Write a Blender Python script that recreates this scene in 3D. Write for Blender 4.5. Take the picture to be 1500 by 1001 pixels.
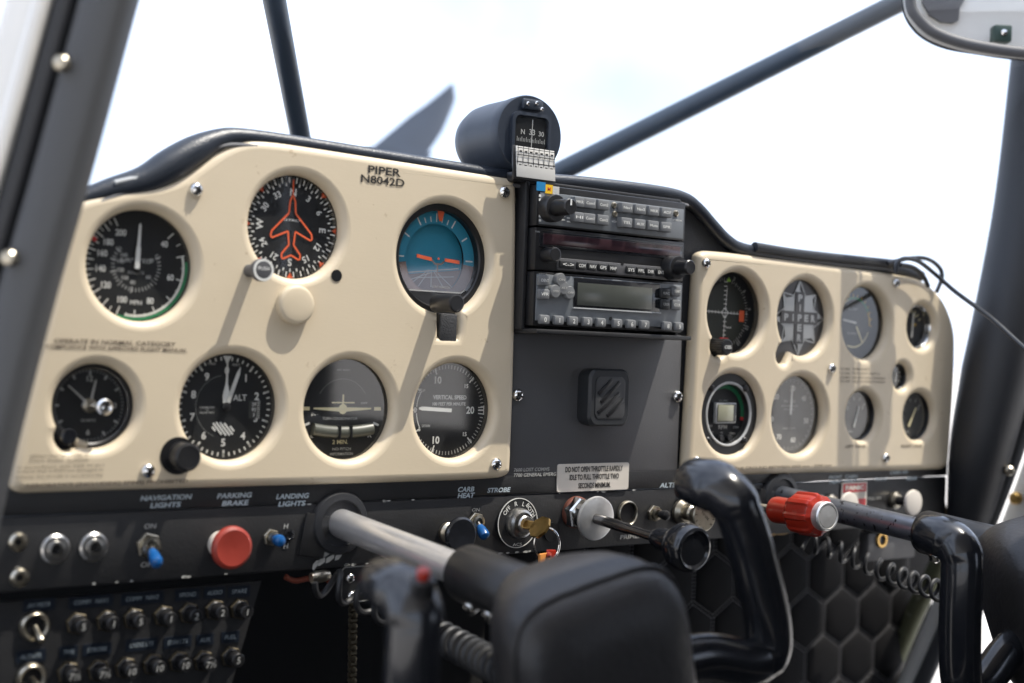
import bpy, bmesh, math, random
from mathutils import Vector, Matrix, Quaternion
random.seed(7)
SC = bpy.context.scene
for o in list(bpy.data.objects): bpy.data.objects.remove(o)
COL = SC.collection
R_ = math.radians

# ------------------------------------------------------------------ camera
FPX = 2024.2                                   # focal length in pixels of a 1500 px wide frame
CAM = Vector((-0.68895, -0.84900, 0.09657))
CR = Vector((0.7976, -0.6021, 0.0360)); CD = Vector((0.0324, -0.0168, -0.9993)); CF = Vector((0.6023, 0.7983, 0.0060))
cam = bpy.data.cameras.new('camera'); co = bpy.data.objects.new('camera', cam); COL.objects.link(co)
CF.normalize(); CR = (CR - CF * CR.dot(CF)).normalized(); CU = CR.cross(CF)
m = Matrix((CR, CU, -CF)).transposed().to_4x4(); m.translation = CAM
co.matrix_world = m
cam.sensor_width = 36; cam.lens = 36 * FPX / 1500.0
cam.clip_start = 0.01; cam.clip_end = 5000
cam.dof.use_dof = True; cam.dof.focus_distance = 1.07; cam.dof.aperture_fstop = 4.3
SC.camera = co

# ------------------------------------------------------------------ light
SUN = Vector((1.25, -1.0, 3.55)).normalized()          # from the panel towards the sun
w = bpy.data.worlds.new('World'); SC.world = w; w.use_nodes = True
nt = w.node_tree; nt.nodes.clear()
out = nt.nodes.new('ShaderNodeOutputWorld'); bg = nt.nodes.new('ShaderNodeBackground'); bg.inputs['Strength'].default_value = 0.118
sky = nt.nodes.new('ShaderNodeTexSky'); sky.sky_type = 'NISHITA'; sky.sun_disc = False
sky.sun_elevation = math.asin(SUN.z); sky.sun_rotation = math.atan2(SUN.x, SUN.y); sky.dust_density = 2.5; sky.air_density = 0.9
# thin bright cloud veil all round the sky
tc = nt.nodes.new('ShaderNodeTexCoord'); no = nt.nodes.new('ShaderNodeTexNoise'); no.inputs['Scale'].default_value = 3.0; no.inputs['Detail'].default_value = 7
rp = nt.nodes.new('ShaderNodeMapRange'); rp.inputs[1].default_value = 0.35; rp.inputs[2].default_value = 0.6; rp.inputs[3].default_value = 0.25; rp.inputs[4].default_value = 0.97
mx = nt.nodes.new('ShaderNodeMix'); mx.data_type = 'RGBA'; mx.inputs[7].default_value = (6.5, 7.3, 9.0, 1)
nt.links.new(tc.outputs['Generated'], no.inputs['Vector']); nt.links.new(no.outputs['Fac'], rp.inputs[0]); nt.links.new(rp.outputs[0], mx.inputs[0])
nt.links.new(sky.outputs[0], mx.inputs[6]); nt.links.new(mx.outputs[2], bg.inputs['Color']); nt.links.new(bg.outputs[0], out.inputs[0])
sl = bpy.data.lights.new('sun', 'SUN'); sl.energy = 2.95; sl.angle = R_(0.55); sl.color = (1.0, 0.93, 0.82)
so = bpy.data.objects.new('sun', sl); COL.objects.link(so); so.rotation_euler = (-SUN).to_track_quat('-Z', 'Y').to_euler(); so.location = (1, -1, 4)
vs = SC.view_settings; vs.view_transform = 'Standard'; vs.look = 'None'; vs.exposure = 1.12; vs.gamma = 1; vs.use_curve_mapping = False

# ------------------------------------------------------------------ pixels -> places
def ray(px, py): return CF + CR * ((px - 750) / FPX) - CU * ((py - 500.5) / FPX)
def P(px, py, y=0.0):
    d = ray(px, py); return CAM + d * ((y - CAM.y) / d.y)
def PX(px, py, x):
    d = ray(px, py); return CAM + d * ((x - CAM.x) / d.x)
def PD(px, py, dep): return CAM + ray(px, py) * dep

# ------------------------------------------------------------------ materials
MATS = {}
def mat(name, col, rough=0.5, metal=0.0, var=0.06, vscale=60, bump=0.0, bscale=400, spec=0.5, coat=0.0, stretch=None, dirt=None):
    m = bpy.data.materials.new(name); m.use_nodes = True; t = m.node_tree; b = t.nodes['Principled BSDF']
    b.inputs['Roughness'].default_value = rough; b.inputs['Metallic'].default_value = metal
    b.inputs['Specular IOR Level'].default_value = spec; b.inputs['Coat Weight'].default_value = coat
    tcn = t.nodes.new('ShaderNodeTexCoord'); mp = t.nodes.new('ShaderNodeMapping'); t.links.new(tcn.outputs['Object'], mp.inputs[0])
    if stretch: mp.inputs['Scale'].default_value = stretch
    n = t.nodes.new('ShaderNodeTexNoise'); n.inputs['Scale'].default_value = vscale; n.inputs['Detail'].default_value = 5; t.links.new(mp.outputs[0], n.inputs['Vector'])
    x = t.nodes.new('ShaderNodeMix'); x.data_type = 'RGBA'
    x.inputs[6].default_value = tuple(max(0, c * (1 - var)) for c in col) + (1,); x.inputs[7].default_value = tuple(min(1, c * (1 + var)) for c in col) + (1,)
    t.links.new(n.outputs['Fac'], x.inputs[0]); last = x.outputs[2]
    if dirt:   # (colour, threshold, scale) worn spots
        n2 = t.nodes.new('ShaderNodeTexNoise'); n2.inputs['Scale'].default_value = dirt[2]; n2.inputs['Detail'].default_value = 6; n2.inputs['Roughness'].default_value = 0.65
        t.links.new(tcn.outputs['Object'], n2.inputs['Vector'])
        r = t.nodes.new('ShaderNodeMapRange'); r.inputs[1].default_value = dirt[1]; r.inputs[2].default_value = dirt[1] + 0.025; t.links.new(n2.outputs['Fac'], r.inputs[0])
        x2 = t.nodes.new('ShaderNodeMix'); x2.data_type = 'RGBA'; x2.inputs[7].default_value = dirt[0] + (1,)
        t.links.new(r.outputs[0], x2.inputs[0]); t.links.new(last, x2.inputs[6]); last = x2.outputs[2]
    t.links.new(last, b.inputs['Base Color'])
    rr = t.nodes.new('ShaderNodeMapRange'); rv = min(0.08, rough * 0.2); rr.inputs[3].default_value = rough - rv; rr.inputs[4].default_value = min(1, rough + rv)
    t.links.new(n.outputs['Fac'], rr.inputs[0]); t.links.new(rr.outputs[0], b.inputs['Roughness'])
    if bump:
        n3 = t.nodes.new('ShaderNodeTexNoise'); n3.inputs['Scale'].default_value = bscale; n3.inputs['Detail'].default_value = 4; t.links.new(mp.outputs[0], n3.inputs['Vector'])
        bp = t.nodes.new('ShaderNodeBump'); bp.inputs['Strength'].default_value = bump; bp.inputs['Distance'].default_value = 0.0006
        t.links.new(n3.outputs['Fac'], bp.inputs['Height']); t.links.new(bp.outputs[0], b.inputs['Normal'])
    MATS[name] = m; return m
mat('beige', (0.62, 0.525, 0.38), 0.42, var=0.055, vscale=11, bump=0.10, bscale=300, stretch=(0.6, 1, 2.5), dirt=((0.5, 0.4, 0.27), 0.67, 70))
mat('beige_cap', (0.59, 0.50, 0.36), 0.45, var=0.03)
mat('black_paint', (0.017, 0.017, 0.018), 0.5, var=0.25, vscale=30, bump=0.3, bscale=500, dirt=((0.13, 0.125, 0.12), 0.74, 90))
mat('crackle', (0.036, 0.037, 0.04), 0.55, var=0.2, vscale=80, bump=0.8, bscale=900)
mat('satin_grey', (0.082, 0.082, 0.086), 0.48, var=0.1, vscale=20, bump=0.2, bscale=700)
mat('black_plastic', (0.014, 0.014, 0.015), 0.35, var=0.2)
mat('black_gloss', (0.012, 0.013, 0.016), 0.2, var=0.2, vscale=20, coat=0.3)
mat('dial_black', (0.008, 0.009, 0.01), 0.6, var=0.1)
mat('dial_grey', (0.045, 0.045, 0.042), 0.6, var=0.1); mat('card_dark', (0.017, 0.021, 0.016), 0.6)
mat('case_black', (0.006, 0.006, 0.007), 0.4, var=0.1)
mat('white_ink', (0.70, 0.70, 0.66), 0.6, var=0.05)
mat('dim_ink', (0.40, 0.40, 0.38), 0.6, var=0.1)
mat('blue_ink', (0.45, 0.52, 0.56), 0.6, var=0.15, vscale=400)
mat('tape_ink', (0.28, 0.33, 0.36), 0.6, var=0.15, vscale=400)
mat('cream_ink', (0.72, 0.65, 0.4), 0.6, var=0.05)
mat('black_ink', (0.02, 0.018, 0.016), 0.6, var=0.2, vscale=500)
mat('brown_ink', (0.13, 0.10, 0.075), 0.6, var=0.3, vscale=600)
mat('orange', (0.72, 0.12, 0.04), 0.5, var=0.03)
mat('red_ink', (0.6, 0.03, 0.03), 0.5)
mat('green_ink', (0.02, 0.22, 0.09), 0.5)
mat('yellow_ink', (0.65, 0.42, 0.05), 0.5)
mat('lime_ink', (0.35, 0.65, 0.08), 0.5)
mat('horizon_blue', (0.028, 0.25, 0.37), 0.5, var=0.05)
mat('horizon_brown', (0.15, 0.1, 0.082), 0.6, var=0.1)
mat('chrome', (0.72, 0.71, 0.69), 0.16, 1.0, var=0.06, vscale=200)
mat('steel', (0.5, 0.49, 0.47), 0.3, 1.0, var=0.15, vscale=300)
mat('slip_glass', (0.09, 0.093, 0.075), 0.4); mat('dark_brass', (0.09, 0.075, 0.05), 0.4, 0.8); mat('rust', (0.17, 0.06, 0.04), 0.6, 0.3); mat('aluminium', (0.82, 0.81, 0.79), 0.4, 0.85, var=0.08, vscale=300)
mat('tube_steel', (0.85, 0.84, 0.84), 0.3, 0.8, var=0.06, vscale=150, dirt=((0.3, 0.28, 0.26), 0.77, 220))
mat('tube_blued', (0.22, 0.24, 0.28), 0.3, 0.8, var=0.2, vscale=120, dirt=((0.012, 0.01, 0.012), 0.6, 190))
mat('nickel', (0.46, 0.42, 0.34), 0.32, 1.0, var=0.2, vscale=200)
mat('brass', (0.62, 0.4, 0.14), 0.3, 1.0, var=0.2, vscale=200)
mat('red_knob', (0.33, 0.02, 0.008), 0.32, var=0.1, vscale=40, coat=0.3)
mat('wire_red', (0.2, 0.05, 0.03), 0.5)
mat('red_worn', (0.29, 0.035, 0.022), 0.45, var=0.3, vscale=60)
mat('blue_plastic', (0.008, 0.085, 0.27), 0.3, var=0.3)
mat('tag_orange', (0.55, 0.22, 0.05), 0.4)
mat('leather', (0.024, 0.023, 0.024), 0.42, var=0.25, vscale=40, bump=0.7, bscale=260)
mat('vinyl', (0.018, 0.023, 0.032), 0.36, var=0.15, vscale=30, bump=0.5, bscale=700)
mat('pillar_grey', (0.062, 0.064, 0.068), 0.6, var=0.12, vscale=15, bump=0.3, bscale=600)
mat('pillar_dark', (0.017, 0.018, 0.021), 0.5, var=0.15, vscale=12, bump=0.3, bscale=500)
mat('tube_paint', (0.03, 0.045, 0.065), 0.4, var=0.2, vscale=60, dirt=((0.25, 0.25, 0.26), 0.76, 60))
mat('compass_paint', (0.022, 0.029, 0.042), 0.4, var=0.12, vscale=60, bump=0.3, bscale=1200)
mat('prop_paint', (0.05, 0.066, 0.095), 0.55, var=0.1, vscale=30)
mat('white_paint', (0.72, 0.71, 0.68), 0.45, var=0.05, vscale=25, dirt=((0.35, 0.3, 0.25), 0.74, 40))
mat('grey_paint', (0.42, 0.43, 0.43), 0.5, var=0.1, vscale=20)
mat('rubber', (0.02, 0.022, 0.025), 0.5)
mat('olive_paint', (0.1, 0.105, 0.06), 0.6, var=0.3, vscale=40, dirt=((0.3, 0.28, 0.24), 0.62, 80))
mat('foam', (0.42, 0.28, 0.13), 0.9, var=0.3, vscale=120, bump=1.0, bscale=300)
mat('quilt', (0.006, 0.006, 0.007), 0.8, spec=0.15, var=0.15, bump=0.4, bscale=900)
mat('thread', (0.16, 0.16, 0.17), 0.7)
mat('label_white', (0.66, 0.61, 0.54), 0.5, var=0.04)
mat('label_dark', (0.008, 0.012, 0.02), 0.35)
mat('panic_red', (0.5, 0.035, 0.04), 0.45)
mat('lcd', (0.065, 0.07, 0.062), 0.2); mat('badge_grey', (0.04, 0.041, 0.043), 0.5); mat('rod_dark', (0.16, 0.155, 0.155), 0.22, 0.95, var=0.2, vscale=200)
mat('lcd_lit', (0.3, 0.3, 0.22), 0.25)
mat('led_window', (0.035, 0.018, 0.022), 0.15, var=0.4, vscale=120)
mat('radio_grey', (0.15, 0.163, 0.175), 0.45, var=0.08, vscale=200)
mat('button_grey', (0.15, 0.155, 0.158), 0.5, var=0.1)
mat('button_black', (0.02, 0.021, 0.022), 0.45)
mat('stk_blue', (0.02, 0.2, 0.42), 0.4); mat('stk_yellow', (0.75, 0.45, 0.02), 0.4)
mat('card', (0.5, 0.49, 0.46), 0.6, var=0.04)
mat('emblem_dark', (0.06, 0.058, 0.058), 0.35, 0.4, var=0.1); mat('emblem_light', (0.3, 0.3, 0.29), 0.32, 0.8, var=0.08)
mat('cord', (0.012, 0.0125, 0.014), 0.5); mat('cable', (0.012, 0.014, 0.018), 0.4)
mat('headliner', (0.045, 0.043, 0.04), 0.9); mat('roof_cloth', (0.5, 0.47, 0.42), 0.9); mat('carpet', (0.02, 0.02, 0.02), 0.95, spec=0.2, bump=1, bscale=500)
mat('concrete', (0.50, 0.475, 0.44), 0.9, var=0.12, vscale=0.6)
mat('cowl_paint', (0.6, 0.58, 0.54), 0.35)
mat('clip_green', (0.03, 0.06, 0.05), 0.5); mat('fair_grey', (0.12, 0.12, 0.125), 0.6, var=0.1)
def glass(name, tint=(1, 1, 1), rough=0.05, f0=0.08):
    # thin pane: clear, with Fresnel (Schlick) reflection that is the same from both sides
    m = bpy.data.materials.new(name); m.use_nodes = True; t = m.node_tree; t.nodes.clear(); N = t.nodes.new; K = t.links.new
    o = N('ShaderNodeOutputMaterial'); mixn = N('ShaderNodeMixShader'); ge = N('ShaderNodeNewGeometry'); dp = N('ShaderNodeVectorMath'); dp.operation = 'DOT_PRODUCT'
    K(ge.outputs['Incoming'], dp.inputs[0]); K(ge.outputs['Normal'], dp.inputs[1])
    def mth(op, x, y=None):
        q = N('ShaderNodeMath'); q.operation = op; K(x, q.inputs[0])
        if y is not None: q.inputs[1].default_value = y
        return q.outputs[0]
    c = mth('ABSOLUTE', dp.outputs['Value']); c = mth('MULTIPLY', c, -1.0); c = mth('ADD', c, 1.0); c = mth('POWER', c, 5.0); c = mth('MULTIPLY', c, 1 - f0); c = mth('ADD', c, f0)
    a = N('ShaderNodeBsdfTransparent'); a.inputs[0].default_value = tint + (1,); g = N('ShaderNodeBsdfGlossy'); g.inputs['Roughness'].default_value = rough
    K(c, mixn.inputs[0]); K(a.outputs[0], mixn.inputs[1]); K(g.outputs[0], mixn.inputs[2]); K(mixn.outputs[0], o.inputs[0])
    MATS[name] = m; return m
glass('glass', f0=0.09); glass('plexiglass', (0.97, 0.985, 1.0), 0.01, 0.03)

# ------------------------------------------------------------------ mesh builder
_txt = {}
def text_mesh(s, bold):
    k = (s, bold)
    if k not in _txt:
        c = bpy.data.curves.new('t', 'FONT'); c.body = s; c.align_x = 'CENTER'; c.size = 1; c.resolution_u = 3; c.offset = bold
        o = bpy.data.objects.new('t', c); me = bpy.data.meshes.new_from_object(o)
        vs_ = [v.co.copy() for v in me.vertices]; fs = [tuple(p.vertices) for p in me.polygons]
        bpy.data.objects.remove(o); bpy.data.curves.remove(c); bpy.data.meshes.remove(me)
        if vs_:
            x0 = min(v.x for v in vs_); x1 = max(v.x for v in vs_); y0 = min(v.y for v in vs_); y1 = max(v.y for v in vs_)
            vs_ = [((v.x - (x0 + x1) / 2), (v.y - (y0 + y1) / 2)) for v in vs_]
            _txt[k] = (vs_, fs, x1 - x0, y1 - y0)
        else: _txt[k] = ([], [], 1, 1)
    return _txt[k]
class MB:
    def __init__(s): s.v = []; s.f = []
    def add(s, vs_, fs):
        n = len(s.v); s.v += [tuple(q) for q in vs_]; s.f += [tuple(i + n for i in q) for q in fs]; return s
    def box(s, c, size, bev=0.0, rot=None, seg=2):
        bm = bmesh.new(); bmesh.ops.create_cube(bm, size=1); bmesh.ops.scale(bm, vec=size, verts=bm.verts)
        if bev: bmesh.ops.bevel(bm, geom=bm.edges[:], offset=min(bev, min(size) * 0.49), segments=seg, affect='EDGES', profile=0.5)
        if rot is not None: bmesh.ops.transform(bm, matrix=rot.to_4x4() if hasattr(rot, 'to_4x4') else rot, verts=bm.verts)
        bm.verts.ensure_lookup_table(); bm.verts.index_update()
        s.add([v.co + Vector(c) for v in bm.verts], [[v.index for v in f.verts] for f in bm.faces]); bm.free(); return s
    def lathe(s, prof, o=(0, 0, 0), axis=(0, -1, 0), seg=40, wob=None):
        ax = Vector(axis).normalized(); u = ax.orthogonal().normalized(); v = ax.cross(u); o = Vector(o); vs_ = []; fs = []; n = len(prof)
        for k in range(seg):
            a = 2 * math.pi * k / seg; dr = u * math.cos(a) + v * math.sin(a); q = wob(k) if wob else 1
            for (r, h) in prof: vs_.append(o + dr * r * q + ax * h)
        for k in range(seg):
            k2 = (k + 1) % seg
            for i in range(n - 1): fs.append((k * n + i, k * n + i + 1, k2 * n + i + 1, k2 * n + i))
        if prof[0][0] > 1e-7: fs.append([k * n for k in range(seg)])
        if prof[-1][0] > 1e-7: fs.append([k * n + n - 1 for k in range(seg)][::-1])
        return s.add(vs_, fs)
    def ringlathe(s, prof, o=(0, 0, 0), axis=(0, -1, 0), seg=48):   # closed profile (ring)
        ax = Vector(axis).normalized(); u = ax.orthogonal().normalized(); v = ax.cross(u); o = Vector(o); vs_ = []; fs = []; n = len(prof)
        for k in range(seg):
            a = 2 * math.pi * k / seg; dr = u * math.cos(a) + v * math.sin(a)
            for (r, h) in prof: vs_.append(o + dr * r + ax * h)
        for k in range(seg):
            k2 = (k + 1) % seg
            for i in range(n):
                j = (i + 1) % n; fs.append((k * n + i, k * n + j, k2 * n + j, k2 * n + i))
        return s.add(vs_, fs)
    def tube(s, pts, rad, seg=14, caps=True, up=None, aspect=1.0):
        pts = [Vector(p) for p in pts]; n = len(pts); rad = rad if isinstance(rad, (list, tuple)) else [rad] * n
        vs_ = []; fs = []; prev = None
        for i, p in enumerate(pts):
            t = (pts[min(i + 1, n - 1)] - pts[max(i - 1, 0)]).normalized()
            if prev is None: u = (Vector(up) - t * Vector(up).dot(t)).normalized() if up is not None else t.orthogonal().normalized()
            else:
                u = prev - t * prev.dot(t); u = u.normalized() if u.length > 1e-6 else t.orthogonal().normalized()
            prev = u; v = t.cross(u); r = rad[i]; ra, rb = r if isinstance(r, tuple) else (r, r * aspect)
            for k in range(seg):
                a = 2 * math.pi * k / seg; vs_.append(p + u * ra * math.cos(a) + v * rb * math.sin(a))
        for i in range(n - 1):
            for k in range(seg):
                k2 = (k + 1) % seg; fs.append((i * seg + k, i * seg + k2, (i + 1) * seg + k2, (i + 1) * seg + k))
        if caps: fs.append(list(range(seg))[::-1]); fs.append([(n - 1) * seg + k for k in range(seg)])
        return s.add(vs_, fs)
    def prism(s, pts, y0, y1):       # outline in xz, extruded in y
        n = len(pts); vs_ = [(x, y0, z) for x, z in pts] + [(x, y1, z) for x, z in pts]
        fs = [list(range(n)), list(range(n, 2 * n))[::-1]] + [(i, i + n, (i + 1) % n + n, (i + 1) % n) for i in range(n)]
        return s.add(vs_, fs)
    def poly(s, pts, y): return s.add([(x, y, z) for x, z in pts], [list(range(len(pts)))])
    def disc(s, x, z, r, y, seg=48): return s.poly([(x + r * math.cos(2 * math.pi * k / seg), z + r * math.sin(2 * math.pi * k / seg)) for k in range(seg)], y)
    def seg_(s, a, b, wd, y, wd2=None):
        a = Vector(a); b = Vector(b); d = (b - a).normalized(); n = Vector((-d.y, d.x)); w2 = wd if wd2 is None else wd2
        return s.poly([a + n * wd / 2, a - n * wd / 2, b - n * w2 / 2, b + n * w2 / 2], y)
    def line(s, pts, wd, y, closed=False):
        n = len(pts)
        for i in range(n if closed else n - 1): s.seg_(pts[i], pts[(i + 1) % n], wd, y - 1e-5 * (i % 3))
        return s
    def arc(s, x, z, r0, r1, a0, a1, y, n=24):
        for i in range(n):
            p = [R_(a0 + (a1 - a0) * (i + q) / n) for q in (0, 1)]
            s.poly([(x + r * math.sin(a), z + r * math.cos(a)) for r, a in ((r0, p[0]), (r1, p[0]), (r1, p[1]), (r0, p[1]))], y)
        return s
    def text(s, t, x, z, y, h, wd=None, rot=0, bold=0.012, shear=0.0, mw=1.0):
        vs_, fs, tw, th = text_mesh(t, bold)
        cap = th if (t.upper() == t and ',' not in t and '(' not in t and 'Q' not in t) else 0.73
        sy = h / cap; sx = (wd / tw) if wd else sy * mw
        c, sn = math.cos(R_(rot)), math.sin(R_(rot)); o = []
        for (a, b) in vs_:
            X = a * sx + b * sy * shear; Z = b * sy; o.append((x + X * c + Z * sn, y, z - X * sn + Z * c))
        return s.add(o, fs)
    def build(s, name, mt, parent=None, smooth=True, ang=35, loc=None):
        me = bpy.data.meshes.new(name)
        off = Vector(loc) if loc is not None else None
        vv = s.v if off is None else [Vector(q) - off for q in s.v]
        me.from_pydata([tuple(q) for q in vv], [], s.f)
        if smooth and len(s.f): me.shade_smooth(); me.set_sharp_from_angle(angle=R_(ang))
        me.materials.append(MATS[mt]); o = bpy.data.objects.new(name, me); COL.objects.link(o)
        if parent is not None: o.parent = parent
        if off is not None: o.location = off
        return o
def fixn(o):
    bm = bmesh.new(); bm.from_mesh(o.data); bmesh.ops.recalc_face_normals(bm, faces=bm.faces); bm.to_mesh(o.data); bm.free(); return o
def tag(o, label=None, cat=None, group=None, kind=None):
    if label: o['label'] = label
    if cat: o['category'] = cat
    if group: o['group'] = group
    if kind: o['kind'] = kind
    return o
def thing(name, label, cat, loc=(0, 0, 0), group=None):
    o = bpy.data.objects.new(name, None); COL.objects.link(o); o.location = loc; o.empty_display_size = 0.02
    return tag(o, label, cat, group)
def chaikin(pts, it=2, closed=True):
    for _ in range(it):
        q = []; n = len(pts)
        for i in range(n if closed else n - 1):
            a, b = Vector(pts[i]), Vector(pts[(i + 1) % n]); q += [a * .75 + b * .25, a * .25 + b * .75]
        pts = q if closed else [Vector(pts[0])] + q + [Vector(pts[-1])]
    return pts
def catmull(pts, n=6):
    pts = [Vector(p) for p in pts]; o = []
    for i in range(len(pts) - 1):
        p0, p1, p2, p3 = pts[max(i - 1, 0)], pts[i], pts[i + 1], pts[min(i + 2, len(pts) - 1)]
        for k in range(n):
            t = k / n; o.append(0.5 * ((2 * p1) + (p2 - p0) * t + (2 * p0 - 5 * p1 + 4 * p2 - p3) * t * t + (3 * p1 - p0 - 3 * p2 + p3) * t ** 3))
    return o + [pts[-1]]
def sheet(name, outline, holes, y, half, bev, mt, parent, res=5):
    """flat plate in the xz plane with holes; rounded edges of radius bev"""
    c = bpy.data.curves.new(name, 'CURVE'); c.dimensions = '2D'; c.fill_mode = 'BOTH'; c.extrude = half; c.bevel_depth = bev; c.bevel_resolution = res; c.offset = -bev
    for pts in [outline] + holes:
        sp = c.splines.new('POLY'); sp.points.add(len(pts) - 1); sp.use_cyclic_u = True
        for q, p in zip(sp.points, pts): q.co = (p[0], p[1], 0, 1)
    o = bpy.data.objects.new(name, c); me = bpy.data.meshes.new_from_object(o); bpy.data.objects.remove(o); bpy.data.curves.remove(c)
    me.name = name
    for v in me.vertices: v.co = (v.co.x, y - v.co.z, v.co.y)
    me.shade_smooth(); me.set_sharp_from_angle(angle=R_(30)); me.materials.clear(); me.materials.append(MATS[mt])
    o = bpy.data.objects.new(name, me); COL.objects.link(o); o.parent = parent; return fixn(o)
def circ(x, z, r, n=72): return [(x + r * math.sin(2 * math.pi * k / n), z + r * math.cos(2 * math.pi * k / n)) for k in range(n)]
def union_hole(x, z, r, extra, n=140):
    """round hole with a notch; extra(x, z) -> True inside the notch"""
    o = []
    for k in range(n):
        a = 2 * math.pi * k / n; s_, c_ = math.sin(a), math.cos(a); q = r + 0.045
        while q > r and not extra(x + q * s_, z + q * c_): q -= 0.0004
        o.append((x + max(q, r) * s_, z + max(q, r) * c_))
    return o
def ptext(mb, t, px, py, wpx, hpx, y, **k):
    c = P(px, py, y); ww = (P(px + wpx / 2, py, y) - P(px - wpx / 2, py, y)).x; hh = (P(px, py - hpx / 2, y) - P(px, py + hpx / 2, y)).z
    return mb.text(t, c.x, c.z, y, hh, ww, **k)
def screw(parent, x, z, y, r=0.0045, name='screw', mt='chrome', loc0=(0, 0, 0)):
    b = MB(); b.lathe([(r * 1.0, 0), (r, r * .25), (r * .85, r * .55), (r * .5, r * .78), (0, r * .85)], (0, 0, 0), seg=20)
    o = b.build(name, mt, parent); o.location = Vector((x, y, z)) - Vector(loc0)
    a = random.uniform(0, 90); q = Matrix.Rotation(R_(a), 3, 'Y'); s2 = MB()
    s2.box((0, -r * .68, 0), (r * 1.1, r * .42, r * .26), rot=q); s2.box((0, -r * .68, 0), (r * .26, r * .40, r * 1.1), rot=q)
    s2.build('slot', 'case_black', o, smooth=False); return o

# ------------------------------------------------------------------ the setting
def struct(o, label=None): o['kind'] = 'structure'; return o
b = MB(); b.add([(-400, -400, -1.35), (400, -400, -1.35), (400, 400, -1.35), (-400, 400, -1.35)], [(0, 1, 2, 3)]); struct(b.build('ground', 'concrete', smooth=False))
b = MB(); b.box((0.033, -0.55, -0.56), (1.06, 2.0, 0.03)); struct(b.build('cabin_floor', 'carpet', smooth=False))
b = MB(); b.box((0.033, 0.45, -0.215), (1.06, 0.02, 0.67)); struct(b.build('firewall', 'carpet', smooth=False))
b = MB(); b.box((0.033, -1.60, 0.0), (1.10, 0.03, 1.15)); struct(b.build('rear_bulkhead', 'headliner', smooth=False))
b = MB(); b.box((0.033, -1.01, 0.575), (1.14, 1.14, 0.03), 0.01); struct(b.build('cabin_roof', 'roof_cloth'))
b = MB(); b.box((0.60, -0.98, -0.295), (0.03, 1.20, 0.52)); b.box((0.60, -1.035, 0.395), (0.03, 1.09, 0.33)); b.box((0.60, -1.51, 0.098), (0.03, 0.16, 0.264)); b.box((0.60, -0.64, 0.098), (0.03, 0.62, 0.264)); struct(b.build('right_cabin_wall', 'carpet', smooth=False))
for sx, x0 in ((-1, -.52), (1, .61)):
    b = MB(); sec = [(-.50, .60), (-.53, .64), (-.62, .685), (-.8, .71), (-1.2, .69), (-1.9, .615), (-1.9, .605), (-1.2, .60), (-.7, .585), (-.54, .585)]; n = len(sec)
    b.add([(x0, y, z) for y, z in sec] + [(x0 + sx * 4.0, y, z + .05) for y, z in sec], [(i, (i + 1) % n, (i + 1) % n + n, i + n) for i in range(n)] + [tuple(range(n)), tuple(range(n, 2 * n))]); o = fixn(b.build('wing', 'white_paint', ang=40)); tag(o, 'white high wing spreading out from the ' + ('door post' if sx < 0 else 'wing root fairing') + ' side of the cabin', 'wing', 'wings')
b = MB(); b.box((-0.545, -0.85, -0.33), (0.03, 1.5, 0.44)); struct(b.build('left_cabin_wall', 'carpet', smooth=False))
b = MB(); b.box((-0.53, 0.20, -0.33), (0.03, 0.47, 0.52)); b.box((-0.53, 0.25, .03), (0.03, 0.38, 0.20)); b.box((0.595, 0.29, -0.30), (0.03, 0.30, 0.50)); struct(b.build('footwell_walls', 'carpet', smooth=False))

# ------------------------------------------------------------------ panel geometry
S = 0.0355                                     # radius of a standard instrument opening
DIAL = {'airspeed': (-.3486, .1416, S), 'heading': (-.2399, .1753, S), 'altimeter': (-.2834, .0517, S), 'turn': (-.1927, .0503, S), 'vsi': (-.1027, .0497, S),
        'attitude': (-.1172, .1622, .0405), 'clock': (-.3755, .0519, .0265), 'course': (.1925, .1359, S), 'emblem': (.2798, .1351, .0348), 'rpm': (.1907, .0473, S),
        'pressure': (.2775, .0466, S), 'engine': (.3673, .1342, .0342), 'amp': (.4515, .1337, .0215), 'tiny': (.4231, .084, .0125), 'left_tank': (.3665, .046, .0235), 'right_tank': (.452, .0453, .0235)}
def pxz(l, y=0.0): return [(P(a, c, y).x, P(a, c, y).z) for a, c in l]
LEFT = chaikin(pxz([(96, 302), (118, 291), (150, 284), (200, 275), (232, 271.5), (262, 261), (290, 241), (318, 221), (345, 208), (378, 204.5), (480, 220), (600, 238.5), (725, 258), (749, 262), (752, 282), (751, 400), (748, 560), (743.5, 676), (742, 697), (715, 702), (560, 707), (300, 714), (60, 721), (14, 723), (10, 690), (38, 565), (75, 420)]), 3)
RIGHT = chaikin(pxz([(1016, 390), (1017, 368), (1045, 368), (1180, 384.5), (1320, 403), (1352, 413), (1376, 438), (1390, 472), (1394, 505), (1389, 600), (1384, 668), (1382, 687), (1355, 688), (1200, 692), (1020, 697), (997, 697), (998.5, 672), (1004, 590), (1012, 450)]), 3)
def n_rect(cx, zc, hw, zb): return lambda x, z: abs(x - cx) < hw and zb < z < zc
def n_circ(cx, cz, r): return lambda x, z: (x - cx) ** 2 + (z - cz) ** 2 < r * r
pk = P(1047, 507); pe = P(1141, 520); pc = P(97, 639); pa = P(652, 480)
NOTCH = {'attitude': n_rect(pa.x, DIAL['attitude'][1], .0088, P(652, 494).z), 'course': n_circ(pk.x, pk.z, .0098), 'emblem': n_circ(pe.x, pe.z, .0085), 'clock': n_circ(pc.x, pc.z, .0088)}
def hole(k, extra=0.0):
    x, z, r = DIAL[k]
    return union_hole(x, z, r + extra, NOTCH[k]) if k in NOTCH else circ(x, z, r + extra)
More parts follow.
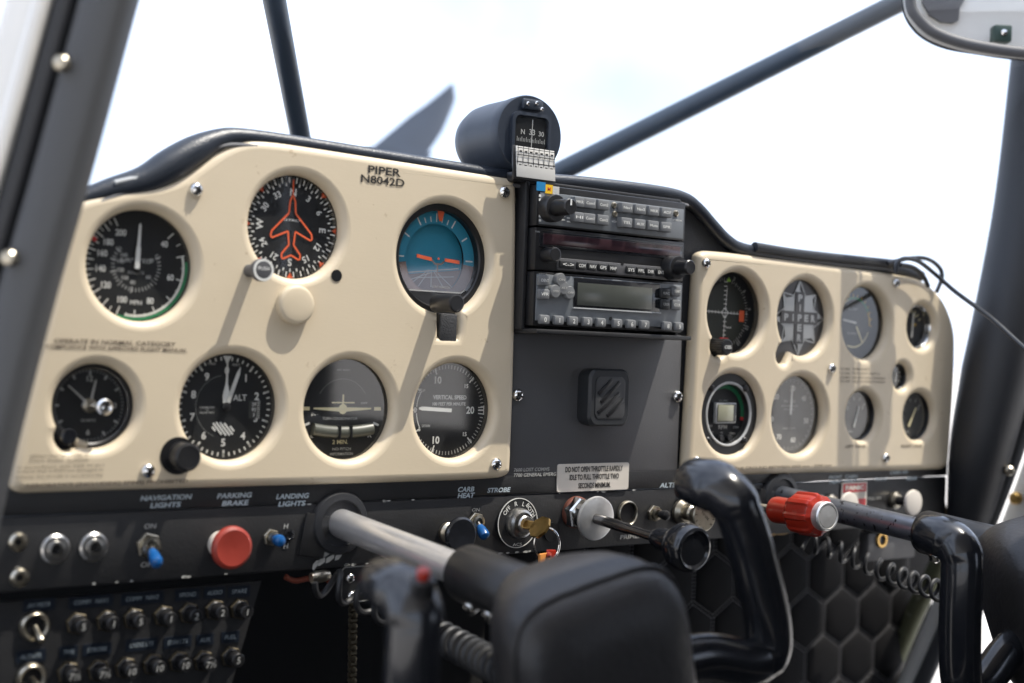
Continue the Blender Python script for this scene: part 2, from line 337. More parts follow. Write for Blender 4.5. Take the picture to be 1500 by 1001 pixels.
LK = ['airspeed', 'heading', 'attitude', 'clock', 'altimeter', 'turn', 'vsi']; RK = ['course', 'emblem', 'rpm', 'pressure', 'engine', 'amp', 'tiny', 'left_tank', 'right_tank']
BEV = 0.0062
# glareshield line (top of the padded roll)
GL = [(92, 291), (122, 281), (165, 264), (212, 247), (250, 222), (285, 203), (318, 193), (350, 191), (420, 200), (550, 221), (680, 242), (760, 254), (860, 262), (960, 274), (1002, 284), (1024, 300), (1045, 324), (1066, 346), (1090, 359), (1150, 370), (1230, 380), (1310, 388), (1350, 399)]
gl = [P(a, c, 0.0) for a, c in GL]

# instrument panel: black base behind everything
ip = thing('instrument_panel', 'black metal instrument panel carrying both cream overlays and the lower switch row', 'panel', (0.033, 0.0, 0.0))
L0 = Vector((0.033, 0, 0))
top = [(p.x, p.z - 0.006) for p in gl]
base_out = [(x - .033, z) for x, z in top + [(.507, .14), (.512, -.012), (-.432, -.012)]]
holes = [[(x - .033, z) for x, z in circ(DIAL[k][0], DIAL[k][1], DIAL[k][2] + .0035)] for k in LK + RK]
sheet('base_sheet', base_out, holes, 0.0085, 0.001, 0.0, 'crackle', ip)
def shift(pts): return [(x - .033, z) for x, z in pts]
b = MB(); b.box((0.0405 - .033, 0.0035, .0567), (.1835, .007, .1145), .0012); b.build('center_cover', 'satin_grey', ip)
b = MB(); b.box((.0385 - .033, 0.003, -.0073), (.942, .006, .0150), .001); b.build('label_strip', 'black_paint', ip)
b = MB(); b.box((.0385 - .033, 0.0035, -.0385), (.942, .006, .0455), .0015); sw = b.build('switch_panel', 'black_paint', ip)
b = MB(); b.box((.0385 - .033, 0.030, -.0605), (.942, .048, .0022), .0008); b.build('switch_panel_flange', 'black_paint', ip)
for (px, py) in [(757, 579), (991, 581)]: screw(ip, P(px, py).x, P(px, py).z, -.0004, .0052, loc0=L0)
for (px, py) in [(758, 288), (755, 447)]:
    q = P(px, py, .0065); screw(ip, q.x, q.z, .0072, .0042, loc0=L0)
# strip lettering
b = MB(); Y = -.0005
for t, x, y_, w_, h_ in [('NAVIGATION', 244, 729, 74, 7.6), ('LIGHTS', 243, 740, 44, 7.6), ('PARKING', 344, 726, 50, 7.6), ('BRAKE', 345, 737, 38, 7.6), ('LANDING', 429, 727, 47, 7.6), ('LIGHTS', 428, 738, 39, 7.6),
        ('CARB', 683, 717, 24, 7.5), ('HEAT', 683, 726, 24, 7.5), ('STROBE', 731, 718, 33, 7), ('ALTERNATOR', 1000, 710, 66, 7), ('FRONT', 1224, 699, 19, 5), ('HEAT', 1224, 706, 17, 5), ('CABIN', 1247, 698, 18, 5), ('HEAT', 1246, 705, 17, 5),
        ('CABIN AIR', 1317, 692, 27, 5), ('FRONT', 1291, 702, 18, 5), ('REAR', 1336, 701, 15, 5)]:
    b = MB(); ptext(b, t, x, y_, w_, h_, Y, shear=.25, bold=.03); b.v = [(x - .033, y, z) for x, y, z in b.v]; b.build('lettering', 'blue_ink', ip, smooth=False)
for t, x, y_, w_, h_ in [('7600 LOST COMMS', 779, 688, 52, 5.2), ('7700 GENERAL EMERG', 784, 695.5, 62, 5.2), ('ON', 220, 771, 17, 7.5), ('OFF', 217, 827, 21, 7.5), ('H', 419, 771, 6, 7), ('H', 419, 800, 6, 7), ('ON', 697, 747, 11, 5), ('PULL ON', 1281, 730, 19, 4.5), ('MIC', 27, 781, 10, 3.5), ('TEL', 27, 832, 10, 3.5), ('PRIMER', 925, 786, 32, 6)]:
    b = MB(); ptext(b, t, x, y_, w_, h_, Y if y_ < 700 else -.0003, shear=.15, bold=.012); b.v = [(x - .033, y, z) for x, y, z in b.v]; b.build('lettering', 'dim_ink', ip, smooth=False)
# paint chips along the strip joint and the lower edge
b = MB()
for (x, y_, n, sp) in [(560, 737, 5, 60), (470, 740, 3, 30), (880, 722, 4, 60), (700, 812, 9, 80), (560, 824, 6, 60), (200, 858, 6, 150), (990, 808, 3, 40)]:
    for k in range(n):
        q = P(x + random.uniform(-sp, sp), y_, -.0004); zz = -.0157 if y_ < 780 else -.0598; r = random.uniform(.0006, .0018)
        b.poly([(q.x - .033 + r * random.uniform(.7, 2.2) * math.cos(a), zz + r * .6 * random.uniform(.6, 1.2) * math.sin(a)) for a in [i * 1.0 for i in range(6)]], -.00035 if y_ > 780 else -.0002)
for (x, y_) in [(484, 818), (477, 812), (470, 824), (497, 815), (462, 827)]:
    q = P(x, y_, -.0004); r = .0028
    b.poly([(q.x - .033 + r * random.uniform(.5, 1.3) * math.cos(a) + r * .6 * math.sin(a), q.z + r * random.uniform(.6, 1.6) * math.sin(a)) for a in [i * 1.0 for i in range(6)]], -.0004)
b.build('paint_chips', 'dim_ink', ip, smooth=False)['kind'] = 'stuff'

# padded glareshield and its deck
gs = thing('glareshield', 'black padded vinyl roll along the top edge of the instrument panel', 'glareshield', gl[8])
rr_ = [.0055, .0065, .008, .010, .0115, .0105, .008, .0064] + [.0056] * 7 + [.0056] * 8
pts = catmull([p + Vector((0, .001, .0018 - q)) for p, q in zip(gl, rr_)], 5); rad_ = [max(.005, v.x) for v in catmull([Vector((q, 0, 0)) for q in rr_], 5)]
b = MB(); b.tube(pts, rad_, 16); b.v = [Vector(q) - gl[8] for q in b.v]; b.build('padded_roll', 'vinyl', gs)
b = MB(); n = len(pts)
def fwd(p, dz): return Vector((.033 + (p.x - .033) * .72 + .03, .46, p.z - .04 + dz))
vv = [p + Vector((0, .003, .002)) for p in pts] + [fwd(p, .001) for p in pts] + [p + Vector((0, .003, -.004)) for p in pts] + [fwd(p, -.006) for p in pts]
b.add([q - gl[8] for q in vv], [(i, i + 1, n + i + 1, n + i) for i in range(n - 1)] + [(2 * n + i, 3 * n + i, 3 * n + i + 1, 2 * n + i + 1) for i in range(n - 1)] + [(n + i, n + i + 1, 3 * n + i + 1, 3 * n + i) for i in range(n - 1)])
fixn(b.build('deck', 'vinyl', gs))
b = MB(); b.tube([p + Vector((0, -.005, -.0105)) - gl[8] for p in catmull(gl[:15], 5)], .0016, 8); b.build('edge_bead', 'fair_grey', gs)
pts2 = [P(a, c, -.006) - gl[8] for a, c in [(168, 268), (190, 263), (215, 260), (234, 260)]]
b = MB(); b.tube(catmull(pts2, 5), [.0016] * 15 + [.0012], 8); b.build('piping_end', 'grey_paint', gs)

# ------------------------------------------------------------------ cream overlays
def overlay(label, outline, keys, anchor):
    t = thing('overlay_panel', label, 'panel', anchor); a = Vector(anchor)
    hs = [[(x - a.x, z - a.z) for x, z in hole(k)] for k in keys]
    sheet('plate', [(x - a.x, z - a.z) for x, z in outline], hs, 0.0, .0006, BEV, 'beige', t); return t, a
FRONT = -.0070
lo, LA = overlay('large cream instrument overlay lettered with the registration, holding seven flight instruments', LEFT, LK, (-.24, 0, 0))
ro, RA = overlay('smaller cream instrument overlay beside the radios, holding engine and tank gauges', RIGHT, RK, (.32, 0, 0))
for (px, py) in [(287, 278), (738, 282), (216, 690), (726, 680)]:
    q = P(px, py, FRONT); screw(lo, q.x, q.z, FRONT + .0002, .0048, loc0=LA)
for (px, py) in [(1034, 386), (1312, 415), (1218, 540), (1297, 671), (1020, 676)]:
    q = P(px, py, FRONT); screw(ro, q.x, q.z, FRONT + .0002, .0045, loc0=RA)
def letters(lst, par, A, mt, y=FRONT - .0002, **k):
    for t, x, y_, w_, h_ in lst:
        b = MB(); ptext(b, t, x, y_, w_, h_, y, **k); b.v = [Vector(q) - A for q in b.v]; b.build('lettering', mt, par, smooth=False)
letters([('PIPER', 563.5, 250.8, 48, 11.6), ('N8042D', 561, 265, 64, 11.6)], lo, LA, 'black_ink', bold=.022)
letters([('OPERATE IN NORMAL CATEGORY', 171, 502, 178, 6.5), ('IN COMPLIANCE WITH APPROVED FLIGHT MANUAL', 168, 510.5, 220, 6), ('AEROBATICS (INCLUDING SPINS) PROHIBITED', 160, 709, 238, 5.5)], lo, LA, 'brown_ink', bold=.02, shear=.1)
letters([('When transponder is', 87, 668, 86, 4), ('Pitot Static System', 87, 675, 86, 4), ('in accordance with FAR 91.411', 90, 683, 126, 4), ('if more than 2 POH are damaged or', 90, 690, 126, 4), ('missing, the aircraft is not airworthy', 88, 698, 128, 4)], lo, LA, 'brown_ink', bold=.0)
letters([('LEFT TANK', 1254, 654, 30, 4.2), ('RIGHT TANK', 1336, 653.5, 31, 4.2)], ro, RA, 'brown_ink', bold=.02)
letters([('AVOID OPERATION ON THE GROUND BETWEEN 2050 rpm - 2250 rpm', 1110, 686, 226, 4.2)], ro, RA, 'brown_ink', bold=.01)
letters([('121.500', 1238, 540.5, 14, 3.2), ('EMERGENCY', 1262, 541, 25, 3.2), ('122.200', 1238, 547, 14, 3.2), ('FSS FLIGHT WATCH', 1269, 547.5, 40, 3.2), ('122.800', 1238, 553, 14, 3.2), ('UNICOM NON-TOWERED', 1273, 554, 48, 3.2), ('122.900', 1238, 558.5, 14, 3.2), ('UNICOM NON-TOWERED', 1273, 559.5, 48, 3.2)], ro, RA, 'brown_ink', bold=.0)
# plugs and holes on the cream panel
q = P(430, 447, FRONT); t = thing('blanking_plug', 'round domed cream plug closing a hole below the heading indicator', 'plug', (q.x, FRONT, q.z))
b = MB(); b.lathe([(.0135, .0), (.0135, .0042), (.0131, .0052), (.0122, .0059), (.0105, .0063), (.006, .0066), (0, .0067)], seg=40); b.build('cap', 'beige_cap', t)
q = P(493, 404, FRONT); b = MB(); b.lathe([(.0042, -.001), (.0042, .0003), (.0030, .0004)], (q.x, FRONT, q.z), seg=24)
tag(b.build('screw_hole', 'case_black', loc=(q.x, FRONT, q.z)), 'small empty black hole in the cream overlay below the heading indicator', 'hole')

# ------------------------------------------------------------------ instruments
class Dial:
    def __init__(s, key, name, label, depth=.006, face='dial_black', rface=None, cat='gauge', glassy=True):
        s.x, s.z, s.r = DIAL[key]; s.d = depth
        s.t = thing(name, label, cat, (s.x, 0, s.z)); R = s.r + .003; s.R = rface or R
        b = MB(); b.ringlathe([(R, -.0005 + .0), (R, -.035), (R + .0012, -.035), (R + .0012, -.0005)], seg=56); b.lathe([(R, -.0345), (R, -.0335), (0, -.0335)], seg=56); b.build('case', 'case_black', s.t)
        b = MB(); b.lathe([(R - .0002, -depth - .001), (R - .0002, -depth), (0, -depth)], seg=56); b.build('dial_face', face, s.t, smooth=False)
        if glassy:
            b = MB(); b.disc(0, 0, R - .0003, .0022, 56); s.g = b.build('glass', 'glass', s.t, smooth=False)
        s.m = {}; s.lay = 0
    def mb(s, mt, name='markings'): return s.m.setdefault((name, mt), MB())
    def y(s, k=1): return s.d - .0002 * k
    def pol(s, r, a): return (r * s.r * math.sin(R_(a)), r * s.r * math.cos(R_(a)))
    def ticks(s, a0, a1, n, r0, r1, wd, mt='white_ink', skip=()):
        for i in range(n + 1):
            if i in skip: continue
            a = a0 + (a1 - a0) * i / n; s.mb(mt).seg_(s.pol(r0, a), s.pol(r1, a), wd * 1.25 / 1000, s.y())
    def num(s, t, r, a, h, mt='white_ink', rot=0, bold=.028, **k):
        x, z = s.pol(r, a); s.mb(mt).text(t, x, z, s.y(), h / 1000, rot=rot, bold=bold, **k)
    def txt(s, t, x, z, h, mt='white_ink', w=None, **k): s.mb(mt).text(t, x * s.r, z * s.r, s.y(), h / 1000, w * s.r if w else None, **k)
    def arc(s, r0, r1, a0, a1, mt, k=1): s.mb(mt).arc(0, 0, r0 * s.r, r1 * s.r, a0, a1, s.y(k), max(4, int(abs(a1 - a0) / 5)))
    def hand(s, pts, a, mt='white_ink', k=8, name='pointer', thick=.0006):
        c, sn = math.cos(R_(a)), math.sin(R_(a)); q = [((x * c + z * sn) * s.r, (-x * sn + z * c) * s.r) for x, z in pts]
        b = MB(); b.prism(q, s.d - .0002 * k - thick, s.d - .0002 * k); fixn(b.build(name, mt, s.t, smooth=False))
    def hub(s, r, h, mt='case_black', name='hub'):
        b = MB(); b.lathe([(r, -s.d), (r, -s.d + h), (r * .7, -s.d + h * 1.15), (0, -s.d + h * 1.2)], seg=24); b.build(name, mt, s.t)
    def done(s):
        for (n, mt), b in s.m.items(): b.build(n, mt, s.t, smooth=False)
def bezel(d, r0, r1, y0, y1, mt='case_black', name='bezel'):
    b = MB(); b.ringlathe([(r1, -y1), (r1, -y0 - .0008), (r1 - .0008, -y0), (r0 + .001, -y0), (r0, -y0 - .001), (r0, -y1)], seg=64); return b.build(name, mt, d.t)
def knob(parent, x, z, r, l, y=0.0, mt='black_plastic', base=None, name='knob', knurl=0, axis=(0, -1, 0), neck=None, face=None):
    b = MB(); pr = []
    if neck: pr += [(neck[0], 0), (neck[0], neck[1])]; l0 = neck[1]
    else: l0 = 0
    pr += [(r * .97, l0), (r, l0 + r * .12), (r, l0 + l - r * .18), (r * .93, l0 + l - r * .05), (r * .8, l0 + l), (r * .78, l0 + l - r * .04), (0, l0 + l - r * .05)]
    sg = knurl * 4 if knurl else 32
    b.lathe(pr, (x, y, z), axis, sg, (lambda k: 1.0 if (k % 4) < 2 else .94) if knurl else None); return b.build(name, mt, parent, ang=30)

# airspeed indicator
d = Dial('airspeed', 'airspeed_indicator', 'airspeed dial marked AIRSPEED with green and white arcs on its rim', .0055)
AS = [(40, 47), (50, 75), (60, 104), (70, 131), (80, 155), (90, 180), (100, 201), (110, 219), (120, 236), (130, 250), (140, 263), (150, 275), (160, 287), (170, 297), (180, 307), (190, 319), (200, 332)]
for v, a in AS: d.mb('white_ink').seg_(d.pol(.79, a), d.pol(.95, a), .0008, d.y())
for i in range(len(AS) - 1):
    a = (AS[i][1] + AS[i + 1][1]) / 2; d.mb('white_ink').seg_(d.pol(.86, a), d.pol(.95, a), .0006, d.y())
for v, a in AS:
    if v % 20 == 0: d.num(str(v), .68 if v < 100 else .66, a + (3 if v < 60 else 0), 4.3, mw=.85)
KN = [(40, 66), (60, 128), (80, 190), (100, 222), (120, 254), (140, 283), (160, 309)]
d.ticks(60, 315, 30, .40, .47, .5, 'dim_ink')
for v, a in KN: d.num(str(v), .30, a, 2.6, 'dim_ink'); d.mb('dim_ink').seg_(d.pol(.38, a), d.pol(.50, a), .0007, d.y())
d.txt('AIRSPEED', -.02, .1, 2.8, 'dim_ink', .62); d.txt('KNOTS', .0, -.12, 2.2, 'dim_ink', .3); d.txt('MPH', .02, -.66, 3.0, 'white_ink', .22)
d.arc(.88, .925, 75, 192, 'white_ink', 2); d.arc(.93, .985, 82, 200, 'green_ink', 2); d.arc(.86, 1.0, 296, 301, 'red_ink', 2)
d.hand([(-.045, -.05), (.045, -.05), (.04, .32), (.028, .36), (.02, .74), (0, .78), (-.02, .74), (-.028, .36), (-.04, .32)], 2); d.hub(.0042, .0015); d.done()

# heading indicator
d = Dial('heading', 'heading_indicator', 'directional dial with an orange aeroplane outline and compass rose', .0028)
d.ticks(0, 360, 72, .86, .97, .75, 'white_ink'); d.ticks(0, 360, 36, .80, .97, .85, 'white_ink')
for t_, a in [('N', 1), ('3', 31), ('6', 61), ('E', 91), ('12', 121), ('15', 151), ('S', 181), ('21', 211), ('24', 241), ('W', 271), ('30', 301), ('33', 331)]:
    d.num(t_, .68, a, 4.6 if t_ not in 'NESW' else 5.2, rot=a)
for a in (45, 90, 135, 180, 225, 270, 315): d.mb('orange').poly([d.pol(.985, a - 4), d.pol(.985, a + 4), d.pol(.88, a)], d.y(3))
pl = [(0, .90), (0, .64), (.055, .50), (.075, .27), (.43, -.10), (.45, -.19), (.42, -.23), (.08, -.08), (.05, -.34), (.20, -.52), (.20, -.60), (.17, -.62), (0, -.54)]
pl2 = pl[1:] + [(-x, z) for x, z in reversed(pl[1:-1])]
d.mb('orange').line([(x * d.r, z * d.r) for x, z in pl2], .0012, d.y(4), True); d.mb('orange').seg_((0, .62 * d.r), (0, .92 * d.r), .001, d.y(4))
d.txt('GYRO', 0, .14, 1.6, 'white_ink', .36); d.done()
kp = P(362, 397, -.004); k = knob(d.t, 0, 0, .0001, .0002); bpy.data.objects.remove(k)
b = MB(); b.lathe([(.0042, -.002), (.0042, .016), (.0075, .017), (.0075, .0215), (.0062, .0222), (0, .0220)], (kp.x - d.x, -.006, kp.z - d.z), (.0, -1, .0), 28); b.build('knob', 'satin_grey', d.t)
b = MB(); b.ringlathe([(.0058, .0224), (.0072, .0224), (.0072, .0219), (.0058, .0219)], (kp.x - d.x, -.006, kp.z - d.z), seg=32); b.text('PUSH', kp.x - d.x, kp.z - d.z + .001, -.0284, .0022, .008); b.build('knob_print', 'white_ink', d.t, smooth=False)

# attitude indicator
d = Dial('attitude', 'attitude_indicator', 'artificial horizon with blue sky, brown ground and orange wing bars', .0145)
bezel(d, .0355, .0433, .0005, .0085)
r = d.r
d.mb('horizon_blue', 'sky_ring').arc(0, 0, .64 * r, .9 * r, -98, 96, .0075, 40); d.mb('horizon_brown', 'ground_ring').arc(0, 0, .64 * r, .9 * r, 96, 262, .0075, 30)
for a, L_, w_ in [(0, .16, .9), (-10, .1, .8), (10, .12, .9), (20, .1, .8), (-20, .1, .8), (-30, .16, 1.1), (30, .16, 1.1), (58, .14, 1.1), (-58, .14, 1.1), (90, .16, 1.1), (-90, .14, 1)]: d.mb('white_ink').seg_(d.pol(.68, a), d.pol(.68 + L_, a), w_ / 1000, .0072)
b = MB(); b.lathe([(.70 * r, -.0135), (.70 * r, -.0130), (0, -.0125)], seg=48); b.build('sky_ball', 'horizon_blue', d.t)
sg = [(.68 * r * math.sin(R_(a)), .68 * r * math.cos(R_(a))) for a in range(104, 247, 6)]
b = MB(); b.poly(sg, .0121); b.build('ground_ball', 'horizon_brown', d.t, smooth=False)
ln = MB()
ln.seg_((-.60 * r, -.29 * r), (.60 * r, -.14 * r), .0008, .0118)
for x in (-.5, -.28, 0, .28, .5): ln.seg_((x * .12 * r, -.2 * r), (x * r, -.52 * r), .0006, .01175)
ln.seg_((-.5 * r, -.42 * r), (.0, -.25 * r), .0006, .0117); ln.seg_((.5 * r, -.30 * r), (-.3 * r, -.36 * r), .0006, .01165); ln.build('horizon_lines', 'dim_ink', d.t, smooth=False)
b = MB(); b.prism([(-.06 * r, .985 * r), (.14 * r, .985 * r), (.07 * r, .69 * r), (.01 * r, .69 * r)], .0040, .0046); b.build('roll_pointer', 'orange', d.t, smooth=False)
b = MB(); b.prism([(-.46 * r, .055 * r), (-.14 * r, .01 * r), (-.14 * r, -.055 * r), (-.46 * r, -.01 * r)], .0034, .0042); b.build('wing_bar', 'orange', d.t, smooth=False)
b = MB(); b.prism([(.16 * r, .015 * r), (.48 * r, -.005 * r), (.48 * r, -.07 * r), (.16 * r, -.045 * r)], .0034, .0042); b.build('wing_bar', 'orange', d.t, smooth=False)
b = MB(); b.disc(.015 * r, 0, .022 * r, .0036, 16); b.build('center_dot', 'orange', d.t, smooth=False)
b = MB(); b.line([(-.13 * r, -.03 * r), (-.06 * r, -.10 * r), (.08 * r, -.10 * r), (.15 * r, -.04 * r)], .0012, .0040); b.seg_((0, -.1 * r), (0, -.3 * r), .0012, .0039); b.build('aeroplane_frame', 'horizon_brown', d.t, smooth=False)
b = MB(); b.prism([(-.72 * r, -.56 * r), (-.64 * r, -.62 * r), (.52 * r, -.62 * r), (.62 * r, -.55 * r), (.70 * r, -.62 * r), (.5 * r, -.86 * r), (0, -.96 * r), (-.5 * r, -.86 * r)], .0022, .0045); fixn(b.build('mask_plate', 'satin_grey', d.t, smooth=False))
b = MB(); b.line([(-.74 * r, -.55 * r), (-.66 * r, -.605 * r), (.50 * r, -.605 * r), (.60 * r, -.54 * r)], .0008, .0019); b.text('GYRO HORIZON', .06 * r, -.52 * r, .0019, .0016, .4 * r); b.build('mask_print', 'dim_ink', d.t, smooth=False)
d.done()
q = P(640, 445, -.006); knob(d.t, q.x - d.x, q.z - d.z, .0068, .026, -.002, 'black_plastic', neck=(.0035, .004))
q = P(652, 478, -.001); b = MB(); b.box((q.x - d.x, -.0035, q.z - d.z - .0015), (.0155, .005, .0215), .0014); b.build('adjuster_tab', 'crackle', d.t)

# clock
d = Dial('clock', 'clock', 'small black panel clock with chrome centre knob', .007)
bezel(d, .0232, .0290, .0012, .0085, 'black_plastic')
d.ticks(0, 360, 60, .80, .85, .4, 'dim_ink'); d.ticks(0, 360, 12, .72, .85, 1.1, 'dim_ink', (0, 3, 6))
for t_, a in [('12', 0), ('3', 90), ('6', 180)]: d.num(t_, .64, a, 3.6, 'dim_ink')
d.txt('QUARTZ', 0, -.36, 1.5, 'dim_ink', .36)
d.hand([(-.035, -.05), (.035, -.05), (.02, .60), (0, .64), (-.02, .60)], 12, 'dim_ink', 6, 'hour_hand'); d.hand([(-.03, -.05), (.03, -.05), (.014, .72), (-.014, .72)], 311, 'dim_ink', 10, 'minute_hand'); d.hub(.0045, .003, 'nickel'); d.done()
b = MB(); q = P(142, 596, -.008); b.lathe([(.0025, 0), (.0025, .012), (.0052, .0125), (.0052, .0155), (.004, .0168), (.0022, .0162), (0, .0160)], (0.0035, .004, 0), seg=28); b.build('center_knob', 'chrome', d.t)
q = pc; knob(d.t, q.x - d.x, q.z - d.z, .0052, .0045, -.001, 'black_gloss', name='setting_knob')
b = MB(); b.box((P(118, 650).x - d.x, -.0005, P(118, 650).z - d.z), (.008, .004, .004), .0008, Matrix.Rotation(R_(20), 3, 'Y')); b.build('retaining_tab', 'beige_cap', d.t)

# altimeter
d = Dial('altimeter', 'altimeter', 'altimeter dial with white digits, striped flag and two white pointers', .005)
d.ticks(0, 360, 50, .87, .94, .75, 'white_ink'); d.ticks(0, 360, 10, .82, .95, 1.1)
for i in range(10): d.num(str(i), .68, i * 36 + 1, 5.2)
d.txt('ALT', .30, .17, 4.2, 'white_ink', .28)
d.txt('CALIBRATED', -.36, -.02, 1.3, 'dim_ink', .3); d.txt('TO', -.36, -.07, 1.3, 'dim_ink', .05); d.txt('20,000 FEET', -.36, -.12, 1.3, 'dim_ink', .3); d.txt('100', -.30, .80, 1.6, 'dim_ink', .15); d.txt('FEET', .20, .79, 1.6, 'dim_ink', .16)
d.mb('dim_ink').arc(0, 0, .59 * d.r, .595 * d.r, 200, 350, d.y(), 30)
r = d.r
wx, wz = .62 * r, -.055 * r; b = d.mb('dial_grey'); b.poly([(wx - .13 * r, wz - .17 * r), (wx + .1 * r, wz - .17 * r), (wx + .1 * r, wz + .17 * r), (wx - .13 * r, wz + .17 * r)], d.y(2))
for i, t_ in enumerate(('29', '92', '3')): d.mb('white_ink').text(t_, wx - .03 * r, wz + (.1 - .1 * i) * r, d.y(4), .0024)
for i in range(9): d.mb('white_ink').seg_((wx + .03 * r, wz + (-.16 + .04 * i) * r), (wx + .1 * r, wz + (-.16 + .04 * i) * r), .0004, d.y(4))
for i in range(6):
    c = -.26 + .1 * i; a0 = (c * r, (-.42 - .02 * i) * r); L_ = [.10, .26, .30, .30, .26, .12][i]
    p0 = Vector(((-.22 + .075 * i - L_ * .35) * r, (-.42 + L_ * .42) * r)); p1 = Vector(((-.22 + .075 * i + L_ * .35) * r, (-.42 - L_ * .42) * r)); d.mb('white_ink', 'striped_flag').seg_(p0, p1, .0013, d.y(3))
d.mb('white_ink').poly([d.pol(.96, -5.5), d.pol(.96, 5.5), d.pol(.80, 0)], d.y(5))
d.hand([(-.055, 0), (.055, 0), (.075, .2), (.02, .44), (.012, .86), (-.012, .86), (-.02, .44), (-.075, .2)], 0, 'white_ink', 6); d.hand([(-.04, -.02), (.04, -.02), (.035, .66), (0, .80), (-.035, .66)], 19, 'white_ink', 11); d.hub(.003, .003); d.done()
q = P(265, 668, -.008); knob(d.t, q.x - d.x, q.z - d.z, .0092, .016, -.004, 'black_plastic', name='setting_knob')
b = MB(); b.lathe([(.0122, -.003), (.0122, .0002), (0, .0002)], (q.x - d.x - .0015, -.0071, q.z - d.z), seg=36); b.build('knob_well', 'case_black', d.t)

# turn coordinator
d = Dial('turn', 'turn_coordinator', 'turn coordinator with cream aeroplane bar above a slip tube', .006)
r = d.r; b = d.mb('cream_ink', 'aeroplane_symbol'); b.poly([(-.66 * r, .025 * r), (-.66 * r, -.005 * r), (0, -.06 * r), (.66 * r, -.005 * r), (.66 * r, .025 * r), (0, .035 * r)], d.y(5)); b.disc(0, 0, .1 * r, d.y(6), 24); b.poly([(-.022 * r, .05 * r), (.022 * r, .05 * r), (.018 * r, .29 * r), (-.018 * r, .29 * r)], d.y(5)); b.poly([(-.26 * r, .14 * r), (-.26 * r, .115 * r), (.26 * r, .115 * r), (.26 * r, .14 * r)], d.y(7))
for sx in (-1, 1):
    d.mb('cream_ink').poly([(sx * .74 * r, .04 * r), (sx * .90 * r, .04 * r), (sx * .90 * r, -.03 * r), (sx * .74 * r, -.03 * r)], d.y(2)); d.mb('white_ink').seg_(d.pol(.78, sx * 111), d.pol(.92, sx * 111), .0016, d.y(2))
d.txt('TURN COORDINATOR', -.04, -.19, 2.0, 'dim_ink', .80); d.txt('2 MIN.', -.02, -.66, 3.0, 'cream_ink', .36); d.txt('NO PITCH', .02, -.80, 2.0, 'dim_ink', .42); d.txt('INFORMATION', .02, -.90, 2.0, 'dim_ink', .52); d.txt('L', -.66, -.52, 3.6, 'white_ink'); d.txt('R', .66, -.52, 4.0, 'white_ink'); d.txt('DC ELEC', 0, .78, 1.3, 'dim_ink', .3); d.txt('OFF', .5, .12, 1.3, 'dim_ink', .16)
d.arc(.60, .605, -60, 60, 'dim_ink')
d.done()
cu = [(x * r, (-.46 + .14 * x * x) * r) for x in [-.68 + 1.36 * i / 14 for i in range(15)]]
b = MB(); b.tube([(x, .0045, z) for x, z in cu], .125 * r, 12); b.build('slip_tube', 'slip_glass', d.t)
b = MB(); b.lathe([(0, -.0046), (.003, -.004), (.0046, -.001), (.0046, .001), (.003, .0012), (0, .0012)], (-.0 * r, .0042, -.46 * r), seg=20); b.build('slip_ball', 'case_black', d.t)
b = MB()
for sx in (-.13, .13): b.box((sx * r, .0042, -.458 * r), (.0009, .011, .27 * r))
b.build('slip_wire', 'case_black', d.t)

# vertical speed
d = Dial('vsi', 'vertical_speed_indicator', 'dial lettered VERTICAL SPEED with pointer level at zero', .0058)
d.ticks(-90, 90, 36, .87, .95, .6, 'dim_ink', tuple(range(0, 8))); d.ticks(90, 270, 36, .87, .95, .6, 'dim_ink', tuple(range(29, 37)))
for a, t_, h_ in [(-22, '10', 5.6), (43, '15', 3.2), (90, '20', 5.6), (137, '15', 3.2), (202, '10', 5.6), (-60, '.5', 3.0), (240, '.5', 3.0), (270, '0', 4.0)]:
    d.num(t_, {'10': .68, '15': .70, '20': .60, '.5': .80, '0': .80}[t_], a, h_); d.mb('white_ink').seg_(d.pol(.80, a), d.pol(.96, a), .0011, d.y(2))
d.txt('VERTICAL SPEED', .06, .27, 3.2, 'white_ink', .86, bold=.035); d.txt('100 FEET PER MINUTE', .05, .13, 2.5, 'white_ink', .84, bold=.02); d.txt('UP', -.62, .40, 2.0, 'dim_ink', .1); d.txt('DOWN', -.52, -.33, 2.0, 'dim_ink', .2)
for a0, a1 in [(275, 298), (243, 265)]: d.arc(.76, .78, a0, a1, 'white_ink')
d.mb('white_ink').line([d.pol(.8, 86), d.pol(.95, 86)], .0008, d.y(3)); d.mb('white_ink').line([d.pol(.95, 84), d.pol(.95, 96)], .0008, d.y(3)); d.mb('white_ink').line([d.pol(.8, 95), d.pol(.95, 95)], .0008, d.y(3))
d.hand([(-.04, -.08), (.04, -.08), (.04, .66), (.02, .74), (-.02, .74), (-.04, .66)], 273, 'white_ink', 8); d.done()

